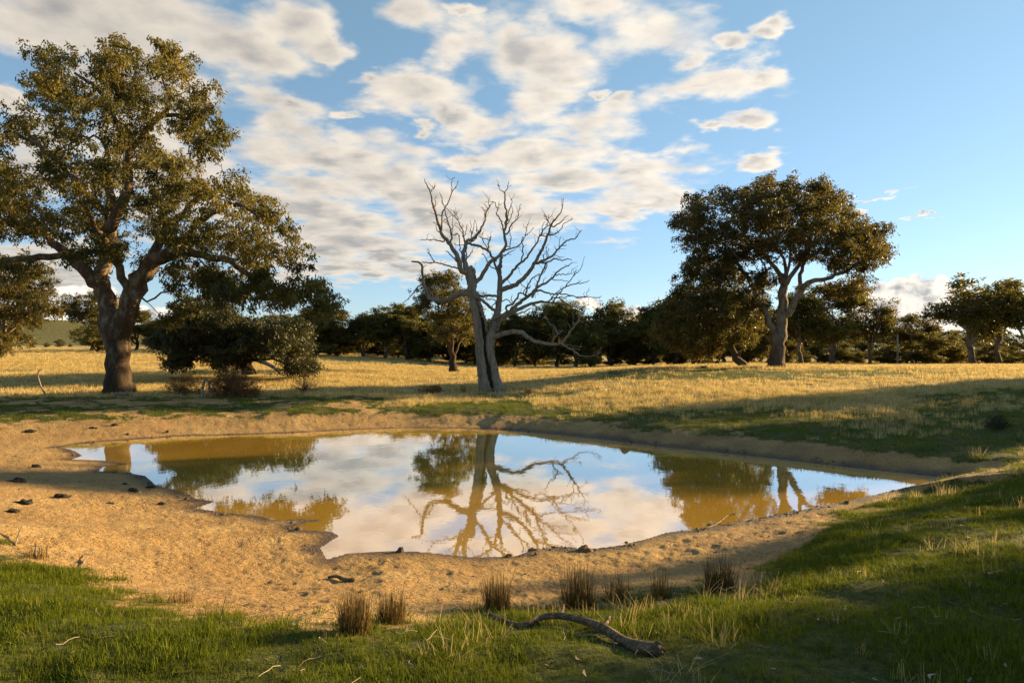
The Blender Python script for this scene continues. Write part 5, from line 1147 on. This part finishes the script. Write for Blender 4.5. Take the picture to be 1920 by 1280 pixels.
# ------------------------------------------------------------------ grass and crumbs (nobody could count them)
def src_mesh(name, build, mat):
    m = Mesh(); build(m); o = m.build(name, mat, None, False); COL.objects.unlink(o); return o
def scatter(name, label, srcs, pts, scl, seed):
    """one object that sets the given tufts out over the ground points"""
    r = np.random.default_rng(seed); n = len(pts)
    me = bpy.data.meshes.new(name); me.vertices.add(n); me.vertices.foreach_set('co', pts.astype(np.float32).ravel())
    a = me.attributes.new('rot', 'FLOAT_VECTOR', 'POINT'); rot = np.stack([r.normal(0, .12, n), r.normal(0, .12, n), r.uniform(0, 6.283, n)], -1)
    a.data.foreach_set('vector', rot.astype(np.float32).ravel())
    a = me.attributes.new('scl', 'FLOAT', 'POINT'); a.data.foreach_set('value', scl.astype(np.float32))
    a = me.attributes.new('pick', 'INT', 'POINT'); a.data.foreach_set('value', r.integers(0, len(srcs), n).astype(np.int32))
    me.update()
    o = bpy.data.objects.new(name, me); COL.objects.link(o); tag(o, label, None, None, 'stuff')
    g = bpy.data.node_groups.new(name + '_scatter', 'GeometryNodeTree')
    g.interface.new_socket('Geometry', in_out='INPUT', socket_type='NodeSocketGeometry'); g.interface.new_socket('Geometry', in_out='OUTPUT', socket_type='NodeSocketGeometry')
    N = g.nodes; Lk = g.links; gi = N.new('NodeGroupInput'); go = N.new('NodeGroupOutput'); join = N.new('GeometryNodeJoinGeometry')
    def named(nm, typ):
        q = N.new('GeometryNodeInputNamedAttribute'); q.data_type = typ; q.inputs['Name'].default_value = nm; return q.outputs['Attribute']
    rt, sc, pk = named('rot', 'FLOAT_VECTOR'), named('scl', 'FLOAT'), named('pick', 'INT')
    for i, s in enumerate(srcs):
        oi = N.new('GeometryNodeObjectInfo'); oi.inputs['Object'].default_value = s
        cmp_ = N.new('FunctionNodeCompare'); cmp_.data_type = 'INT'; cmp_.operation = 'EQUAL'; Lk.new(pk, cmp_.inputs['A']); cmp_.inputs['B'].default_value = i
        ip = N.new('GeometryNodeInstanceOnPoints'); Lk.new(gi.outputs[0], ip.inputs['Points']); Lk.new(cmp_.outputs[0], ip.inputs['Selection']); Lk.new(oi.outputs['Geometry'], ip.inputs['Instance'])
        Lk.new(rt, ip.inputs['Rotation']); Lk.new(sc, ip.inputs['Scale']); Lk.new(ip.outputs[0], join.inputs[0])
    Lk.new(join.outputs[0], go.inputs[0])
    md = o.modifiers.new('scatter', 'NODES'); md.node_group = g
    return o
def fan(n, y0, y1, r, margin=1.3):
    """points spread evenly over the ground of a wedge in front of the camera"""
    y = np.sqrt(r.uniform(y0 * y0, y1 * y1, n)); x = y * r.uniform(-0.75 * margin, 0.75 * margin, n); return x, y
def sown(n, y0, y1, seed, prob, z_off=-0.01):
    r = np.random.default_rng(seed); x, y = fan(n, y0, y1, r); z, mud, dry, wet = surface(x, y)
    sd = pond_sd(x, y); p = prob(x, y, mud, dry) * (sd > 0.3) * (poly_line_d(x, y, LOG_LINE) > 0.10)
    k = r.uniform(0, 1, n) < p
    return np.stack([x, y, z + z_off], -1)[k], r
LOG_LINE = np.array([ground_at(a, b_)[:2] for a, b_ in [(905, 1152), (958, 1174), (985, 1182), (1010, 1178), (1050, 1180), (1100, 1190), (1132, 1200), (1170, 1214), (1205, 1228), (1240, 1234)]])
def poly_line_d(x, y, L):
    best = np.full(np.shape(x), 9e9)
    for a, b_ in zip(L[:-1], L[1:]):
        e = b_ - a; t_ = np.clip(((x - a[0]) * e[0] + (y - a[1]) * e[1]) / (e @ e), 0, 1)
        best = np.minimum(best, np.hypot(x - a[0] - t_ * e[0], y - a[1] - t_ * e[1]))
    return best
def build_grass():
    R_ = lambda s: np.random.default_rng(s)
    gs = [src_mesh('green_tuft', lambda m, i=i: blades(m, 24, 0.05, 0.025, 0.10, 0.0029, 0.65, R_(200 + i), 2, curl=0.4), M_green) for i in range(5)]
    gm = [src_mesh('green_tuft', lambda m, i=i: blades(m, 30, 0.13, 0.04, 0.12, 0.0045, 0.6, R_(220 + i), 2, curl=0.4), M_green) for i in range(3)]
    gf = [src_mesh('green_tuft', lambda m, i=i: blades(m, 26, 0.30, 0.06, 0.16, 0.012, 0.6, R_(230 + i), 1), M_green) for i in range(3)]
    ds = [src_mesh('straw_tuft', lambda m, i=i: blades(m, 20, 0.07, 0.06, 0.20, 0.0008, 0.6, R_(240 + i), 4, curl=0.5), M_straw) for i in range(5)]
    dm = [src_mesh('straw_tuft', lambda m, i=i: blades(m, 34, 0.16, 0.10, 0.26, 0.0038, 0.4, R_(250 + i), 3, curl=0.4), M_straw) for i in range(4)]
    df = [src_mesh('straw_tuft', lambda m, i=i: blades(m, 30, 0.32, 0.09, 0.24, 0.010, 0.45, R_(260 + i), 2, curl=0.4), M_straw) for i in range(4)]
    patch = lambda x, y, f, s: fbm(x * f, y * f, 3, s)
    P, r = sown(190000, 2.5, 11.5, 1, lambda x, y, m, d: np.clip(1 - m * 1.15, 0, 1) * np.clip(0.45 + 2.6 * (patch(x, y, 1.4, 301) - 0.36), 0.4, 1))
    scatter('near_grass', 'short green turf on the near bank', gs, P, r.uniform(.4, 1.05, len(P)) * (0.22 + 1.15 * patch(P[:, 0], P[:, 1], 1.6, 303)), 1)
    P, r = sown(4200, 2.6, 12.5, 2, lambda x, y, m, d: np.clip(1 - m * 1.05, 0, 1) * np.clip(d * 0.8 + 0.03 + smooth(.5, .68, patch(x, y, 0.9, 305)) * .55 * (x > -1.0), 0, 1))
    scatter('near_dry_grass', 'dry straw stalks among the near turf', ds, P, r.uniform(.4, 1.15, len(P)) * (0.5 + 0.8 * patch(P[:, 0], P[:, 1], 0.7, 304)), 2)
    P, r = sown(26000, 10, 30, 3, lambda x, y, m, d: np.clip(1 - m * 1.15, 0, 1) * (1 - 0.75 * d))
    scatter('bank_grass', 'green turf round the far side of the pond', gm, P, r.uniform(.5, 1.1, len(P)), 3)
    P, r = sown(16000, 11, 31, 4, lambda x, y, m, d: np.clip(1 - m * 1.1, 0, 1) * np.clip(d * 1.0 + smooth(.52, .66, patch(x, y, 0.5, 307)) * .5 * (x > 3), 0, 1))
    scatter('bank_dry_grass', 'dry straw clumps beyond the pond bank', dm, P, r.uniform(.5, 1.15, len(P)), 4)
    P, r = sown(20000, 29, 75, 5, lambda x, y, m, d: (1 - m) * (1 - d) * .9)
    scatter('field_grass', 'green patches of the open field', gf, P, r.uniform(.5, 1.0, len(P)), 5)
    P, r = sown(60000, 29, 78, 6, lambda x, y, m, d: (1 - m) * np.clip(d, 0.05, 1) * np.clip(.25 + 2.2 * (patch(x, y, .5, 309) - .3), .15, 1))
    scatter('field_dry_grass', 'golden dry grass of the open field', df, P, r.uniform(.55, 1.15, len(P)), 6)
    P, r = sown(26000, 76, 135, 7, lambda x, y, m, d: np.clip(d, 0.1, 1))
    scatter('far_field_dry_grass', 'golden dry grass at the far end of the field', df, P, r.uniform(.8, 1.5, len(P)), 7)
    # crumbs of trodden soil
    def lump(m, s):
        r_ = R_(s); a = np.linspace(0, 6.283, 6, endpoint=False)
        V = [(math.cos(t) * r_.uniform(.7, 1.3), math.sin(t) * r_.uniform(.7, 1.3), -.2) for t in a] + [(math.cos(t) * r_.uniform(.4, .8), math.sin(t) * r_.uniform(.4, .8), r_.uniform(.35, .8)) for t in a]
        q = [(i, (i + 1) % 6, 6 + (i + 1) % 6, 6 + i) for i in range(6)] + [(6, 7, 8, 9), (6, 9, 10, 11)]
        m.add(V, q)
    cl = [src_mesh('soil_crumb', lambda m, i=i: lump(m, 270 + i), M_clay) for i in range(4)]
    P, r = sown(70000, 4.0, 27, 8, lambda x, y, m, d: np.clip(m, 0, 1) * np.clip(2.5 * (patch(x, y, 1.1, 311) - .38), .04, 1), -0.002)
    scatter('soil_crumbs', 'loose crumbs of trodden soil on the mud', cl, P, 0.0042 * np.exp(r.normal(0.05, .45, len(P))) * (0.7 + P[:, 1] / 16), 8)
    ws = [src_mesh('wet_crumb', lambda m, i=i: lump(m, 280 + i), M_stone) for i in range(3)]
    r = R_(9); x, y = fan(160000, 7.5, 25, r); sd = pond_sd(x, y); k = (sd > -.04) & (sd < .22) & (fbm(x * 1.2, y * 1.2, 3, 313) > .47) & (r.uniform(0, 1, len(x)) < .55)
    x, y = x[k], y[k]; P = np.stack([x, y, np.maximum(surface(x, y)[0], -.01)], -1)
    scatter('shore_crumbs', 'dark wet crumbs of soil along the waterline', ws, P, 0.009 * np.exp(r.normal(0.2, .6, len(P))), 9)
build_grass()

def build_litter():
    m_, t = new_mat('bleached_leaf_litter')
    rnd = t.node('ShaderNodeObjectInfo').outputs['Random']
    b = t.node('ShaderNodeBsdfPrincipled', {'Base Color': t.ramp(rnd, [(0.0, (0.12, 0.07, 0.035)), (0.5, (0.24, 0.17, 0.10)), (1.0, (0.38, 0.30, 0.21))]), 'Roughness': 0.7}); finish(t, b.outputs[0])
    def leaf(m, s):
        r = np.random.default_rng(s); L = r.uniform(.035, .075); c = r.uniform(-.02, .02); V = []; Fc = []
        for i in range(6):
            u = i / 5; w = .007 * math.sin(math.pi * min(1, u * .9 + .08)) + .0008; y = c * math.sin(u * math.pi)
            V += [(u * L - L / 2, y - w, .004 + .014 * u * u), (u * L - L / 2, y + w, .006 + .012 * u * u)]
            if i: Fc.append((2 * i - 2, 2 * i, 2 * i + 1, 2 * i - 1))
        m.add(V, Fc)
    def twig(m, s):
        r = np.random.default_rng(s); L = r.uniform(.06, .16); P = np.array([(L * (i / 4 - .5), r.normal(0, .006), .012 + r.uniform(0, .02)) for i in range(5)])
        m.tube(P, np.linspace(.0028, .0015, 5), 4, 0, False)
    src = [src_mesh('dead_leaf', lambda m, i=i: leaf(m, 400 + i), m_) for i in range(4)] + [src_mesh('dead_twig', lambda m, i=i: twig(m, 410 + i), m_) for i in range(3)]
    P, r = sown(1300, 2.7, 11.0, 40, lambda x, y, m, d: np.clip(.9 - m * .75, .1, 1) * (.25 + .75 * (x > -2.5)), .012)
    scatter('leaf_litter', 'bleached dead leaves and bits of twig lying in the near turf', src, P, r.uniform(.6, 1.3, len(P)), 40)
build_litter()
